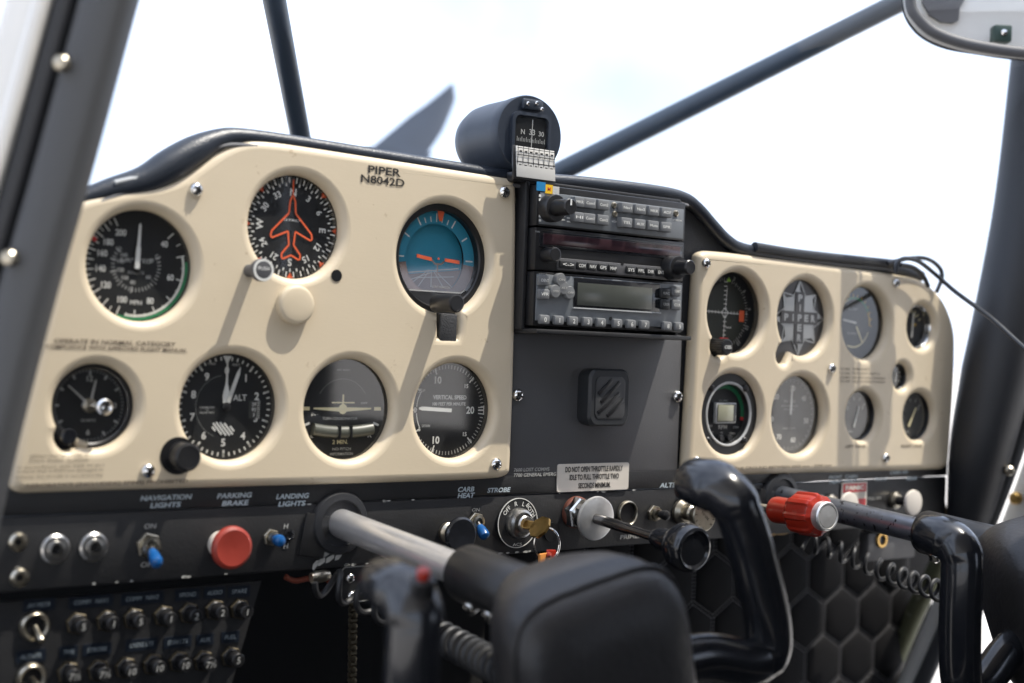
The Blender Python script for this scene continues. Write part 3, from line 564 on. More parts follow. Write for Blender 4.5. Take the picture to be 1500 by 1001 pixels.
# course deviation indicator
d = Dial('course', 'course_deviation_indicator', 'navigation dial with crossed white needles, red flags and a ribbed knob', .012, 'dial_black')
r = d.r; y0 = d.y(2)
b = MB(); b.lathe([(.74 * r, -.011), (.74 * r, -.0105), (0, -.0105)], seg=48); b.build('center_card', 'card_dark', d.t, smooth=False)
d.ticks(0, 360, 72, .80, .86, .5, 'dim_ink'); d.ticks(0, 360, 36, .78, .88, .6, 'dim_ink')
for i, t_ in enumerate(['33', '0', '3', '6', '9', '12', '15', '18', '21', '24', '27', '30']): d.num(t_, .93 if i else .93, -38 + i * 30, 3.6, 'dim_ink', rot=-38 + i * 30)
dd = .0102
b = MB(); b.seg_((-.72 * r, .02 * r), (.52 * r, -.01 * r), .0007, dd); b.line([(.06 * r, .62 * r), (-.02 * r, -.62 * r)], .0007, dd - .0002)
for i in range(-5, 8):
    if i: b.seg_((-.05 * r, i * .11 * r), (.06 * r, i * .11 * r), .0007, dd - .0003); b.seg_((i * .11 * r, -.03 * r), (i * .11 * r, .05 * r), .0007, dd - .0003)
b.line([(.085 * r * math.cos(k * math.pi / 10), .1 * r * math.sin(k * math.pi / 10)) for k in range(20)], .0007, dd - .0004, True); b.text('NAV', .16 * r, -.36 * r, dd, .002, .2 * r); b.build('needles', 'white_ink', d.t, smooth=False)
b = MB(); b.prism([(.52 * r, .08 * r), (.68 * r, .08 * r), (.68 * r, -.2 * r), (.52 * r, -.2 * r)], .0095, .0102); b.build('flag', 'orange', d.t, smooth=False)
b = MB(); b.prism([(-.14 * r, -.62 * r), (.14 * r, -.62 * r), (.14 * r, -.70 * r), (-.14 * r, -.70 * r)], .0095, .0102); b.build('flag', 'red_ink', d.t, smooth=False)
b = MB(); b.poly([(.05 * r, .78 * r), (.21 * r, .78 * r), (.13 * r, .90 * r)], d.y(6)); b.build('index_marker', 'lime_ink', d.t, smooth=False); d.done()
q = P(1045, 508, -.003); knob(d.t, q.x - d.x + .003, q.z - d.z, .0072, .018, .004, 'black_plastic', knurl=22, neck=(.003, .003))
b = MB(); b.text('OBS', q.x - d.x + .003, q.z - d.z, -.0178, .003, .008); b.build('knob_print', 'white_ink', d.t, smooth=False)

# emblem cover
x0, z0, r = DIAL['emblem']; t = thing('emblem_cover', 'round blanking plate with a silver eight pointed star and cross lettering', 'cover', (x0, 0, z0))
out_ = [(x - x0, z - z0) for x, z in union_hole(x0, z0, r + .002, n_circ(pe.x, pe.z, .0102))]
b = MB(); b.prism(out_, .002, .004); fixn(b.build('plate', 'emblem_dark', t, smooth=False))
st = []
for i in range(16):
    a = i * 22.5; q = (.97 if i % 4 == 0 else .90) if i % 2 == 0 else .62; st.append((q * r * math.sin(R_(a)), q * r * math.cos(R_(a))))
b = MB()
b.line(st, .0011, .0012, True)
inn = []
for i in range(16):
    a = i * 22.5; q = .72 if i % 2 == 0 else .60; inn.append((q * r * math.sin(R_(a)), q * r * math.cos(R_(a))))
b.prism(inn, .0013, .002)
for i in range(0, 16, 2):
    a = i * 22.5; b.prism([(.60 * r * math.sin(R_(a - 22.5)), .60 * r * math.cos(R_(a - 22.5))), (st[i][0], st[i][1]), (.66 * r * math.sin(R_(a)), .66 * r * math.cos(R_(a)))], .0014, .002)
fixn(b.build('star', 'emblem_light', t, smooth=False))
b = MB()
for w_, h_ in ((.17, .68), (.70, .165)): b.prism([(-w_ * r, -h_ * r), (w_ * r, -h_ * r), (w_ * r, h_ * r), (-w_ * r, h_ * r)], .0006 - .00008 * (w_ > .5), .0013)
fixn(b.build('cross', 'emblem_dark', t, smooth=False))
b = MB()
for i, c in enumerate('PIPER'):
    if i != 2: b.text(c, 0, (.52 - .26 * i) * r, .0003, .19 * r, .17 * r if c != 'I' else None, bold=.05)
    b.text(c, (-.52 + .26 * i) * r, 0, .0003, .19 * r, .16 * r if c != 'I' else None, bold=.05)
b.build('emblem_lettering', 'emblem_light', t, smooth=False)

# electronic tachometer
d = Dial('rpm', 'tachometer', 'electronic RPM gauge with a square liquid crystal window', .006, 'dial_black')
r = d.r; bezel(d, .026, .0385, -.0008, .008, 'black_plastic')
b = MB(); b.ringlathe([(.0262, .0011), (.0275, .0016), (.0284, .0011), (.0284, .0), (.0262, .0)], seg=64); b.build('trim_ring', 'grey_paint', d.t)
for px, py in [(1090, 569), (1088, 645), (1035, 645), (1040, 568)]: screw(d.t, P(px, py).x, P(px, py).z, -.0012, .0032, mt='black_plastic', loc0=(d.x, 0, d.z))
d.ticks(-35, 95, 26, .62, .73, 1.5, 'green_ink'); d.arc(.62, .73, 97, 104, 'red_ink')
d.txt('RPM', 0, -.33, 3.6, 'white_ink', .30); d.txt('1500', -.46, -.30, 2.0, 'dim_ink', .2); d.txt('2700', .46, -.34, 2.0, 'dim_ink', .2); d.txt('ALT', -.4, -.46, 1.7, 'dim_ink', .18); d.txt('PK', -.02, -.47, 1.7, 'dim_ink', .1); d.txt('TACH', .34, -.49, 1.7, 'dim_ink', .22); d.txt('E.I. INC', 0, .32, 1.6, 'dim_ink', .3)
d.done()
b = MB(); b.box((0, .0040, .02 * r), (.72 * r, .004, .52 * r), .0012); b.build('display_frame', 'grey_paint', d.t)
b = MB(); b.box((0, .0024, .02 * r), (.64 * r, .002, .44 * r), .0008); b.build('display_recess', 'case_black', d.t)
b = MB(); b.box((-.04 * r, .0016, .02 * r), (.54 * r, .001, .40 * r), .0003); b.build('display', 'lcd_lit', d.t)
for x in (-.14, .14): knob(d.t, x * r, -.60 * r, .0028, .004, .005, 'black_plastic', name='button')

# pressure gauge
d = Dial('pressure', 'pressure_gauge', 'grey faced dial with single white pointer between the tachometer and left tank gauge', .007, 'dial_grey')
d.ticks(-120, 190, 62, .87, .94, .5, 'dim_ink'); d.ticks(-120, 190, 31, .84, .94, .7, 'dim_ink')
for v, a in [(30, 8), (20, -48), (10, -100), (40, 52), (50, 104), (60, 165), (70, 212)]: d.num(str(v), .68, a, 5.0, 'white_ink')
d.txt('IN  HG', .0, .34, 2.6, 'dim_ink', .42); d.txt('MANIFOLD', .0, .22, 1.8, 'dim_ink', .62); d.txt('PRESSURE', 0, .13, 1.6, 'dim_ink', .4); d.txt('ABSOLUTE', 0, -.36, 1.4, 'dim_ink', .5)
d.hand([(-.03, 0), (.03, 0), (.02, .76), (-.02, .76)], 2, 'white_ink', 8); d.hand([(-.03, 0), (.03, 0), (.02, -.42), (-.02, -.42)], 2, 'dial_black', 6, 'counterweight'); d.done()

# dual engine gauge
d = Dial('engine', 'engine_gauge', 'dual pointer engine dial with curved green and yellow bands', .010, 'dial_grey')
d.arc(.66, .72, -20, 62, 'green_ink'); d.arc(.66, .72, 62, 95, 'yellow_ink'); d.arc(.66, .70, 110, 200, 'cream_ink'); d.arc(.66, .69, -75, -20, 'cream_ink'); d.ticks(-75, 95, 12, .72, .80, .8, 'yellow_ink')
d.txt('OIL TEMP', -.05, .38, 2.2, 'dim_ink', .4); d.txt('OIL PRESS', -.05, -.3, 2.2, 'dim_ink', .4)
d.hand([(-.025, -.05), (.025, -.05), (.02, .52), (-.02, .52)], -83, 'white_ink', 8); d.hand([(-.025, .12), (.025, .12), (.02, .62), (-.02, .62)], 148, 'cream_ink', 8); d.done()

# small gauges
d = Dial('amp', 'ammeter', 'small black gauge in a chrome ring at the rounded corner of the overlay', .007)
bezel(d, .0195, .0225, -.0012, .006, 'chrome'); d.ticks(-60, 60, 6, .62, .78, 1.0, 'cream_ink'); d.txt('AMP', .2, .1, 3, 'yellow_ink', .4); d.txt('-   +', 0, .5, 3.4, 'cream_ink', .7); d.txt('0', -.4, -.15, 2.4, 'cream_ink')
d.hand([(-.05, -.5), (.05, -.5), (.03, .62), (-.03, .62)], 4, 'white_ink', 8); d.done()
d = Dial('tiny', 'suction_gauge', 'tiny round suction gauge, smallest dial on the panel, just above the tank gauges', .003, 'dial_grey')
bezel(d, .0112, .0136, -.0012, .004, 'black_plastic'); d.ticks(-120, 120, 8, .6, .8, .6, 'white_ink'); d.hand([(-.08, -.4), (.08, -.4), (.04, .35), (-.04, .35)], 3, 'white_ink', 4); d.done()
for k_, lab, a, nm in [('left_tank', 'fuel gauge above the lettering LEFT TANK', 18, 'fuel_gauge'), ('right_tank', 'fuel gauge above the lettering RIGHT TANK', 30, 'fuel_gauge')]:
    d = Dial(k_, nm, lab, .0035, 'dial_grey'); bezel(d, .0222, .0246, -.0005, .005, 'black_plastic')
    d.hand([(-.045, -.5), (.045, -.5), (.02, .40), (-.02, .40)], a, 'white_ink' if k_ == 'left_tank' else 'cream_ink', 8); d.txt('E', -.5, .3, 3.4, 'dim_ink'); d.txt('F', .45, .3, 3.4, 'dim_ink'); d.txt('FUEL', -.3, -.65, 2.2, 'dim_ink', .4); d.ticks(-70, 50, 4, .62, .76, .8, 'dim_ink'); d.done()

# ------------------------------------------------------------------ radio stack
YF = -.022
rx0, rx1 = P(784, 370, YF).x, P(1001.5, 392, YF).x; rcx = (rx0 + rx1) / 2; RW = rx1 - rx0
ztop = P(890, 282, YF).z
def pz(px, py, y): return P(px, py, y)
rack = thing('radio_rack', 'black metal tray framing the three stacked radios', 'rack', (rcx, .004, ztop - .11))
b = MB(); b.box((-RW / 2 - .0028, -.004, .0555), (.0035, .028, .113), .001); b.build('side_rail', 'black_paint', rack)
b = MB(); b.box((RW / 2 + .0022, -.004, .0555), (.003, .028, .113), .001); b.build('side_rail', 'black_paint', rack)
b = MB(); b.box((0, -.005, .1118), (RW + .006, .024, .003), .0008); b.build('top_rail', 'black_paint', rack)
b = MB(); b.box((0, -.0170, -.0022), (RW + .006, .036, .0034), .0008); b.build('bottom_rail', 'black_paint', rack)
b = MB(); b.box((0, .022, .054), (RW + .004, .02, .112)); b.build('back', 'case_black', rack)
b = MB(); b.box((-RW / 2 - .0095, -.001, .053), (.008, .012, .121), .001); b.build('outer_rail', 'black_paint', rack)
def radio(name, label, zt, h, mt, y=YF):
    t = thing(name, label, 'radio', (rcx, y, zt - h / 2)); b = MB(); b.box((0, .015, 0), (RW, .030, h), .0012); b.build('faceplate', mt, t); return t
def rel(t, px, py, y): q = P(px, py, y); return q.x - t.location.x, q.z - t.location.z
Z1, H1 = ztop - .0005, .0315; Z2, H2 = Z1 - .0325, .0325; Z3, H3 = Z2 - .0335, .0415
# audio panel
t = radio('audio_panel', 'grey audio selector panel with two rows of square buttons, topmost radio', Z1, H1, 'black_plastic')
b = MB(); b.box((0, -.0002, -.002), (RW - .005, .001, H1 - .007), .0004); b.build('fascia', 'radio_grey', t)
yk = YF - .006
def button(t, x, z, w_, h_, l, mt, txt=None, ink='white_ink', y=0.0, tw=.7, bev=.0009, name='button', th=.0022):
    b = MB(); b.box((x, y - l / 2, z), (w_, l, h_), bev); o = b.build(name, mt, t)
    if txt:
        b = MB(); b.text(txt, x, z, y - l - .00012, th, w_ * tw if tw else None); b.build('legend', ink, o, smooth=False)
    return o
cols = [(846, 'Mkr'), (869, 'Com1'), (884, 'Com2'), (919, 'Nav1'), (938, 'Nav2'), (957, 'ADF'), (976, 'DME')]
bw = .0118; xs = [rel(t, 852, 296, yk)[0], rel(t, 864.5, 296, yk)[0], rel(t, 884.5, 296, yk)[0], rel(t, 919, 300, yk)[0], rel(t, 938.5, 303, yk)[0], rel(t, 958, 306, yk)[0], rel(t, 977, 308, yk)[0]]
r1 = ['MKR', 'Com1', 'Com2', 'Nav1', 'Nav2', 'MKR', 'ADF']; r2 = ['HI', 'Com1', 'Com2', 'TEL', 'AUX', 'Mute', 'SPR']
for row, (lab, zz) in enumerate(((r1, .0052), (r2, -.0066))):
    for i, x in enumerate(xs):
        if i == 0: x -= .002
        button(t, x, zz, bw if i else .010, .0078, .0065, 'button_grey', lab[i])
for (px, py) in [(898, 301), (899, 314), (989, 313)]:
    x, z = rel(t, px, py, YF); b = MB(); b.lathe([(.0026, 0), (.0026, .0012), (.0017, .0016), (.0012, .0006), (0, .0006)], (x, -.0006, z), seg=20); b.build('jack_socket', 'nickel', t)
x, z = rel(t, 803, 306, YF)
b = MB(); b.lathe([(.0105, 0), (.0105, .009), (.0098, .010), (.0065, .0102), (.0062, .026), (.0055, .0268), (0, .0266)], (x, -.0004, z), seg=36); o = b.build('volume_knob', 'black_plastic', t)
b = MB(); b.box((x, -.0274, z + .0032), (.0013, .0006, .0045)); b.build('pointer_mark', 'white_ink', o, smooth=False)
for px, py, w_, mt, tx in [(791.5, 273.5, .0085, 'stk_blue', None), (803, 277.5, .0072, 'stk_yellow', 'M'), (813, 280, .0065, 'card', 'T')]:
    x, z = rel(t, px, py, YF); b = MB(); b.box((x, -.0009, z), (w_, .0005, .0068)); o = b.build('sticker', mt, t, smooth=False)
    if tx: b = MB(); b.text(tx, x, z, -.00125, .003); b.build('legend', 'red_ink' if mt == 'stk_yellow' else 'blue_ink', o, smooth=False)
b = MB()
for i in range(7): x, z = rel(t, 790, 287 + i * 6, YF); b.box((x, -.0009, z), (.002, .0003, .0018))
for i in range(6): x, z = rel(t, 824 + (i % 2) * 8, 312 + i * 2.6, YF); b.box((x, -.0009, z), (.0036, .0003, .001))
x, z = rel(t, 991, 323, YF); b.text('INTERCOM', x, z, -.0009, .0014, .010); x, z = rel(t, 899, 325, YF); b.text('VOX', x, z, -.0009, .0016, .006); b.build('legend', 'white_ink', t, smooth=False)
# navigation radio
t = radio('navigation_radio', 'slim navigation radio with long dark display and a row of small black keys', Z2, H2, 'black_plastic')
b = MB(); b.box((.0, -.0004, .0075), (RW - .006, .0016, .0125), .0006); b.build('display_bezel', 'black_gloss', t)
b = MB(); b.box((.0, -.0014, .0078), (RW - .012, .0006, .0085), .0003); b.build('display', 'led_window', t)
b = MB(); b.box((.004, -.0006, -.0105), (RW - .034, .0016, .0095), .0015); b.build('key_bar', 'satin_grey', t)
xs = [rel(t, p, 385, YF - .002)[0] for p in (851, 867, 882, 897)] + [rel(t, p, 390, YF - .002)[0] for p in (923, 938, 952, 967)]
button(t, rel(t, 828, 380, YF)[0], -.0105, .016, .0062, .0032, 'button_black', '<->', y=-.0008, bev=.003)
for x, l in zip(xs, ['COM', 'NAV', 'GPS', 'MAP', 'SYS', 'FPL', 'DIR', 'ENT']): button(t, x, -.0105, .0094, .0062, .0028, 'button_black', l, y=-.0008, bev=.0014, th=.0026)
x, z = rel(t, 910, 386, YF); b = MB(); b.lathe([(.0014, 0), (.0014, .0003), (.0008, .0003)], (x, -.0014, z), seg=16); b.build('set_screw_hole', 'case_black', t)
x, z = rel(t, 799, 372, YF); knob(t, x, z - .001, .0058, .012, -.0006, 'black_plastic')
x, z = rel(t, 981, 393, YF); b = MB(); b.lathe([(.0098, 0), (.0098, .010), (.0092, .011), (.0062, .0112), (.006, .024), (.0052, .0248), (0, .0246)], (x - .001, -.0006, z), seg=36); b.build('tuning_knob', 'black_plastic', t)
b = MB(); x, z = rel(t, 791, 340, YF); b.text('NAV COMM', x + .001, z, -.0009, .0015, .012); b.build('legend', 'dim_ink', t, smooth=False)
# transponder
t = radio('transponder', 'transponder with grey window and numbered keys, lowest of the three radios', Z3, H3, 'black_plastic')
b = MB(); b.box((0, -.0002, .001), (RW - .004, .0014, H3 - .006), .0006); b.build('fascia', 'radio_grey', t)
xl = rel(t, 842, 430, YF)[0]; xr = rel(t, 962, 440, YF)[0]; zc = rel(t, 900, 433, YF)[1]
b = MB(); b.box(((xl + xr) / 2, -.0010, zc), (xr - xl + .004, .0016, .0235), .0008); b.build('display_bezel', 'black_gloss', t)
b = MB(); b.box(((xl + xr) / 2 - .003, -.0019, zc - .0008), (xr - xl - .008, .0006, .0175), .0002); b.build('display', 'lcd', t)
b = MB(); b.box(((xl + xr) / 2, -.0020, zc - .0118), (xr - xl + .006, .0012, .0009)); b.build('display_sill', 'grey_paint', t)
for px, py, l in [(797, 411, 'IDENT'), (797, 431, 'VFR')]: x, z = rel(t, px, py, YF - .004); button(t, x, z, .0105, .008, .0042, 'button_grey', l, y=-.0008, bev=.0015)
for px, py, l in [(821, 410, 'ON'), (813, 427, 'STBY'), (825, 422, 'ALT'), (834, 429, 'OFF')]:
    x, z = rel(t, px, py, YF - .004); b = MB(); b.lathe([(.0052, 0), (.0052, .0035), (.0046, .0044), (0, .0048)], (x, -.0008, z), seg=24); o = b.build('round_key', 'button_grey', t); b = MB(); b.text(l, x, z, -.0058, .0016, .006); b.build('legend', 'dim_ink', o, smooth=False)
for px, py, l in [(975, 430, 'FUNC'), (975, 446, 'CRSR'), (991, 427, 'START'), (991, 447, 'CLR')]: x, z = rel(t, px, py, YF - .004); button(t, x, z, .0098, .0085, .0042, 'button_black' if px < 980 else 'button_grey', l, 'dim_ink' if px < 980 else 'white_ink', y=-.0008, bev=.0015)
for i, px in enumerate([798, 819, 840, 861, 881, 905, 925, 945, 978, 995]):
    x, z = rel(t, px, 462 + (px - 798) * .05, YF - .004); button(t, x, -.0158, .0095, .0072, .0042, 'button_grey', str(i), y=-.0008, tw=None, th=.0036, bev=.0014)
x, z = rel(t, 893, 467, YF); b = MB(); b.lathe([(.0016, 0), (.0016, .0003), (.0008, .0003)], (x, -.0012, z), seg=16); b.build('set_screw_hole', 'case_black', t)
b = MB(); x, z = rel(t, 794, 402, YF); b.text('XPDR', x, z, -.0012, .0015, .009); b.build('legend', 'dim_ink', t, smooth=False)

# magnetic phone mount on the cover
q = P(881, 582, -.006); t = thing('phone_mount', 'black rubber magnetic mount with slanted bars stuck on the blank cover', 'mount', (q.x, 0, q.z))
def rrect(w_, h_, bulge=.0, r=.006, n=6):
    o = []
    for cx, cz, a0 in ((w_ / 2 - r, h_ / 2 - r, 0), (-w_ / 2 + r, h_ / 2 - r, 90), (-w_ / 2 + r, -h_ / 2 + r, 180), (w_ / 2 - r, -h_ / 2 + r, 270)):
        for k in range(n + 1): a = R_(a0 + 90 * k / n); o.append((cx + r * math.cos(a), cz + r * math.sin(a)))
    return [(x, z + (bulge * (1 - (2 * x / w_) ** 2) * (1 if z > 0 else -1))) for x, z in o]
def loft(secs):
    b = MB(); n = len(secs[0][1])
    for y, pts in secs: b.v += [(x, y, z) for x, z in pts]
    for i in range(len(secs) - 1): b.f += [(i * n + k, i * n + (k + 1) % n, (i + 1) * n + (k + 1) % n, (i + 1) * n + k) for k in range(n)]
    b.f.append(tuple(range(n))); b.f.append(tuple((len(secs) - 1) * n + k for k in range(n))); return b
b = loft([(0, rrect(.040, .041, .003)), (-.011, rrect(.043, .043, .003)), (-.0145, rrect(.0425, .0425, .003)), (-.0165, rrect(.039, .0395, .003))]); fixn(b.build('body', 'rubber', t))
b = loft([(-.0160, rrect(.031, .031, .0028, .004)), (-.0170, rrect(.031, .031, .0028, .004)), (-.0172, rrect(.0295, .0295, .0028, .004))]); fixn(b.build('badge', 'badge_grey', t))
b = MB(); W = .0045
for pts in ([(-.013, .003), (.001, .0145)], [(-.010, -.0035), (.009, .0125)], [(-.013, -.012), (.009, .0035)], [(-.003, -.0145), (.0135, -.001)]):
    a, c = Vector(pts[0]), Vector(pts[1]); dv = (c - a); L_ = dv.length; an = math.atan2(dv.y, dv.x); b.box(((a.x + c.x) / 2, -.0173, (a.y + c.y) / 2), (L_, .0012, W * .72), .0005, Matrix.Rotation(-an, 3, 'Y'))
b.build('badge_bars', 'black_plastic', t)

# throttle warning placard
c0 = P(870, 699, -.0012); t = thing('placard', 'white warning placard about opening the throttle, below the radio cover', 'placard', (c0.x, 0, c0.z))
w_ = P(922, 699).x - P(818, 699).x; h_ = P(870, 679).z - P(870, 719).z
b = loft([(-.0001, rrect(w_, h_, 0, .002)), (-.0011, rrect(w_, h_, 0, .002))]); fixn(b.build('plate', 'label_white', t))
b = MB()
for s_, y_, ww in [('DO NOT OPEN THROTTLE RAPIDLY', 687, 84), ('IDLE TO FULL THROTTLE TWO', 698.5, 72), ('SECONDS MINIMUM.', 711, 47)]: ptext(b, s_, 871, y_, ww, 8, -.0014, bold=.03)
b.v = [Vector(v) - t.location for v in b.v]; b.build('lettering', 'black_ink', t, smooth=False)

# ------------------------------------------------------------------ switch row
def at(px, py, y=-.0006): q = P(px, py, y); return Vector((q.x, y, q.z))
def hexnut(b, r, h, h0=0.0, o=(0, 0, 0)): return b.lathe([(r, h0), (r, h0 + h * .8), (r * .92, h0 + h), (r * .6, h0 + h)], o, seg=6)
for (px, py), lab in [((26, 794), 'small nickel jack beside the two round headphone sockets, upper of the pair'), ((28, 846), 'small nickel jack beside the two round headphone sockets, lower of the pair')]:
    t = thing('small_jack', lab, 'jack', at(px, py), 'small jacks at the end of the switch row'); b = MB(); b.lathe([(.0058, 0), (.0058, .0016), (.0045, .0034), (.0030, .0036), (.0026, .001), (0, .001)], seg=24); b.build('collar', 'nickel', t); b = MB(); b.lathe([(.0022, .0), (.0022, .0014), (0, .0014)], seg=16); b.build('bore', 'case_black', t)
for (px, py), lab in [((80, 804), 'round headphone jack socket next to the small nickel jacks'), ((136, 801), 'round headphone jack socket next to the navigation light switch')]:
    t = thing('headphone_jack', lab, 'jack', at(px, py), 'headphone sockets'); b = MB(); b.lathe([(.0092, 0), (.0092, .002), (.0078, .0032), (.0056, .0034), (.0050, .0052), (.0036, .0054), (.0032, .0006), (0, .0006)], seg=36); b.build('collar', 'steel', t); b = MB(); b.lathe([(.0031, .0), (.0031, .001), (0, .001)], seg=20); b.build('bore', 'case_black', t)
def toggle(px, py, name, label, tip, mt, r=.0066, length=.017, bigtip=True, group=None):
    t = thing(name, label, 'switch', at(px, py), group); b = MB(); hexnut(b, r, .0026); b.lathe([(r * .72, .002), (r * .72, .0055), (r * .45, .0058), (r * .4, .002)], seg=24); b.build('nut', 'nickel', t)
    tv = Vector(tip).normalized(); b = MB(); b.lathe([(.0016, 0), (.0018, length * .55)], (0, -.003, 0), tv, 14); b.build('lever', 'steel', t)
    b = MB(); b.lathe([(.0026, length * .35), (.0036, length * .6), (.0042, length * .95), (.0036, length * 1.12), (.002, length * 1.2), (0, length * 1.22)], (0, -.003, 0), tv, 20); b.build('lever_cap', mt, t); return t
toggle(217, 799, 'toggle_switch', 'toggle switch with blue tip under the lettering NAVIGATION LIGHTS', (-.12, -.9, -.42), 'blue_plastic', .0085, .018)
toggle(396, 787, 'toggle_switch', 'toggle switch with blue tip under the lettering LANDING LIGHTS', (-.05, -1, -.05), 'blue_plastic', .006, .012)
toggle(696, 764, 'toggle_switch', 'toggle switch with blue tip beside the ignition switch', (-.1, -.8, -.6), 'blue_plastic', .0072, .014)
t = toggle(957, 752, 'toggle_switch', 'small black tipped toggle switch beside the primer knob', (.05, -1, .0), 'black_plastic', .0072, .012)
q = at(423, 784); b = MB(); b.lathe([(.004, 0), (.004, .001), (.0028, .0014), (.0022, .0004), (0, .0004)], seg=20); o = b.build('panel_plug', 'black_gloss', loc=None); o.location = q; tag(o, 'tiny black plug beside the landing lights switch', 'plug')
def pull(px, py, name, label, parts, cat='knob'):
    t = thing(name, label, cat, at(px, py))
    for n_, mt, prof, sg in parts: b = MB(); b.lathe(prof, seg=sg); b.build(n_, mt, t, ang=28)
    return t
pull(322, 797, 'parking_brake_knob', 'large red mushroom knob for the parking brake', [('bushing', 'label_white', [(.0088, 0), (.0088, .004), (.007, .0055), (.006, .006), (0, .006)], 32), ('stem', 'red_worn', [(.0055, .005), (.0052, .010), (.0075, .0145)], 28), ('knob', 'red_worn', [(.006, .012), (.0128, .0150), (.0142, .0170), (.0138, .0195), (.0118, .0208), (.0075, .0202), (0, .0198)], 44)])
pull(655, 780, 'carburettor_heat_knob', 'glossy black mushroom knob under the lettering CARB HEAT', [('bushing', 'nickel', [(.0078, 0), (.0078, .003), (.006, .005), (.0, .005)], 28), ('stem', 'black_plastic', [(.005, .004), (.005, .012), (.006, .015)], 24), ('knob', 'black_gloss', [(.007, .013), (.0125, .0150), (.0137, .0168), (.0135, .0185), (.0120, .0195), (.006, .0192), (0, .0190)], 44)])
# ignition switch, key, ring and tag
t = thing('ignition_switch', 'round ignition switch marked OFF R L BOTH with nickel barrel', 'switch', at(757, 766))
b = MB(); b.lathe([(.0195, 0), (.0195, .0010), (.0190, .0013), (0, .0013)], seg=56); b.build('dial_plate', 'black_paint', t, smooth=False)
b = MB(); b.ringlathe([(.0187, .0016), (.0193, .0016), (.0193, .0012), (.0187, .0012)], seg=64)
for s_, a in [('OFF', -48), ('R', -10), ('L', 18), ('BOTH', 52)]: b.text(s_, .0152 * math.sin(R_(a)), .0152 * math.cos(R_(a)), -.0017, .0034, rot=a, bold=.01)
b.text('ACS', .0, -.0165, -.0017, .0022, .009); b.build('lettering', 'white_ink', t, smooth=False)
b = MB(); b.lathe([(.0118, .001), (.0118, .005), (.0108, .0075), (.0090, .0085), (.0082, .006), (.0068, .006), (.0068, .011), (.0058, .0122), (.0035, .0122), (.003, .010), (0, .010)], seg=48); b.build('barrel', 'steel', t, ang=28)
kq = at(757, 766); KR = Matrix.Rotation(R_(38), 3, 'Y')
b = MB(); b.box((0, -.018, 0), (.0022, .018, .0075), .0006, None)
b2 = [(0, 0)]
head = [(-.0045, .0), (-.009, .006), (-.0085, .014), (-.003, .018), (.003, .018), (.0085, .014), (.009, .006), (.0045, 0)]
bb = MB(); n = len(head); hv = [(-.0011, -.024 - h, x) for x, h in head] + [(.0011, -.024 - h, x) for x, h in head]; bb.add(hv, [list(range(n)), list(range(n, 2 * n))[::-1]] + [(i, i + n, (i + 1) % n + n, (i + 1) % n) for i in range(n)])
b.add(bb.v, bb.f); b.v = [KR @ Vector(v) for v in b.v]; o = fixn(b.build('ignition_key', 'brass', smooth=False)); o.location = kq + Vector((0, .004, 0)); tag(o, 'brass key standing in the ignition switch', 'key')
rc = Vector((kq.x + .004, kq.y - .033, kq.z - .0125)); b = MB(); b.tube([(.0095 * math.cos(k * math.pi / 18) * .8, .0095 * math.cos(k * math.pi / 18) * -.6, .0125 * math.sin(k * math.pi / 18)) for k in range(37)], .0009, 8, False); o = b.build('key_ring', 'chrome'); o.location = rc; tag(o, 'thin steel split ring hanging from the ignition key', 'key ring')
tg = thing('key_tag', 'orange and red leather key tag hanging from the split ring', 'tag', rc + Vector((0, 0, -.0075)))
b = MB(); b.box((-.003, -.002, -.0085), (.014, .0028, .020), .0012, Matrix.Rotation(R_(12), 3, 'Z')); b.build('leather_tab', 'tag_orange', tg)
b = MB(); b.box((.0055, .0015, -.004), (.008, .0022, .014), .001, Matrix.Rotation(R_(-20), 3, 'Z')); b.build('red_tab', 'red_knob', tg)
b = MB(); b.lathe([(.0022, 0), (.002, .0015), (0, .0024)], (-.001, -.0036, .0), seg=16); b.build('bead', 'red_worn', tg)
# blank hole
q = at(809, 780); b = MB(); b.ringlathe([(.0068, .0003), (.0078, .0003), (.0078, -.001), (.0068, -.001)], seg=36); b.lathe([(.0068, -.002), (.0068, .0002), (0, .0002)], seg=36); o = b.build('blank_plug', 'case_black'); o.location = q; tag(o, 'flat black blank disc between the ignition switch and the throttle', 'plug')
# throttle
t0 = at(842, 750); t = thing('throttle', 'throttle push rod with chrome collar and black ball shaped knob', 'throttle', t0)
kv = P(1000, 800, -.128) - t0; kv.normalize(); ln_ = (P(1000, 800, -.128) - t0).length
b = MB(); b.lathe([(.0128, 0), (.0128, .003), (.0115, .004), (.0, .004)], (0, 0, 0), kv, 36); b.build('washer', 'rust', t)
b = MB(); b.lathe([(.0135, .003), (.0135, .0095), (.0125, .011), (.0, .011)], (0, 0, 0), kv, 6); b.build('hex_nut', 'chrome', t, ang=20)
b = MB(); b.lathe([(.0105, .009), (.0098, .020), (.0098, .024), (.0, .024)], (0, 0, 0), kv, 40); b.build('sleeve', 'chrome', t)
b = MB(); b.lathe([(.0100, .0235), (.0168, .0245), (.0176, .0262), (.0172, .0280), (.0160, .0286), (.004, .0280), (0, .0280)], (0, 0, 0), kv, 48); b.build('friction_disc', 'aluminium', t)
b = MB(); b.lathe([(.0042, .026), (.0042, ln_ * .52), (.0036, ln_ * .53), (.0036, ln_ - .012)], (0, 0, 0), kv, 24); b.build('rod', 'rod_dark', t)
b = MB(); b.lathe([(.0065, ln_ - .030), (.0085, ln_ - .024), (.0090, ln_ - .014), (.0120, ln_ - .010), (.0165, ln_ - .003), (.0178, ln_ + .003), (.0176, ln_ + .009), (.0158, ln_ + .0125), (.0140, ln_ + .0132), (.0120, ln_ + .0118), (0, ln_ + .0122)], (0, 0, 0), kv, 48); b.build('knob', 'black_gloss', t, ang=28)
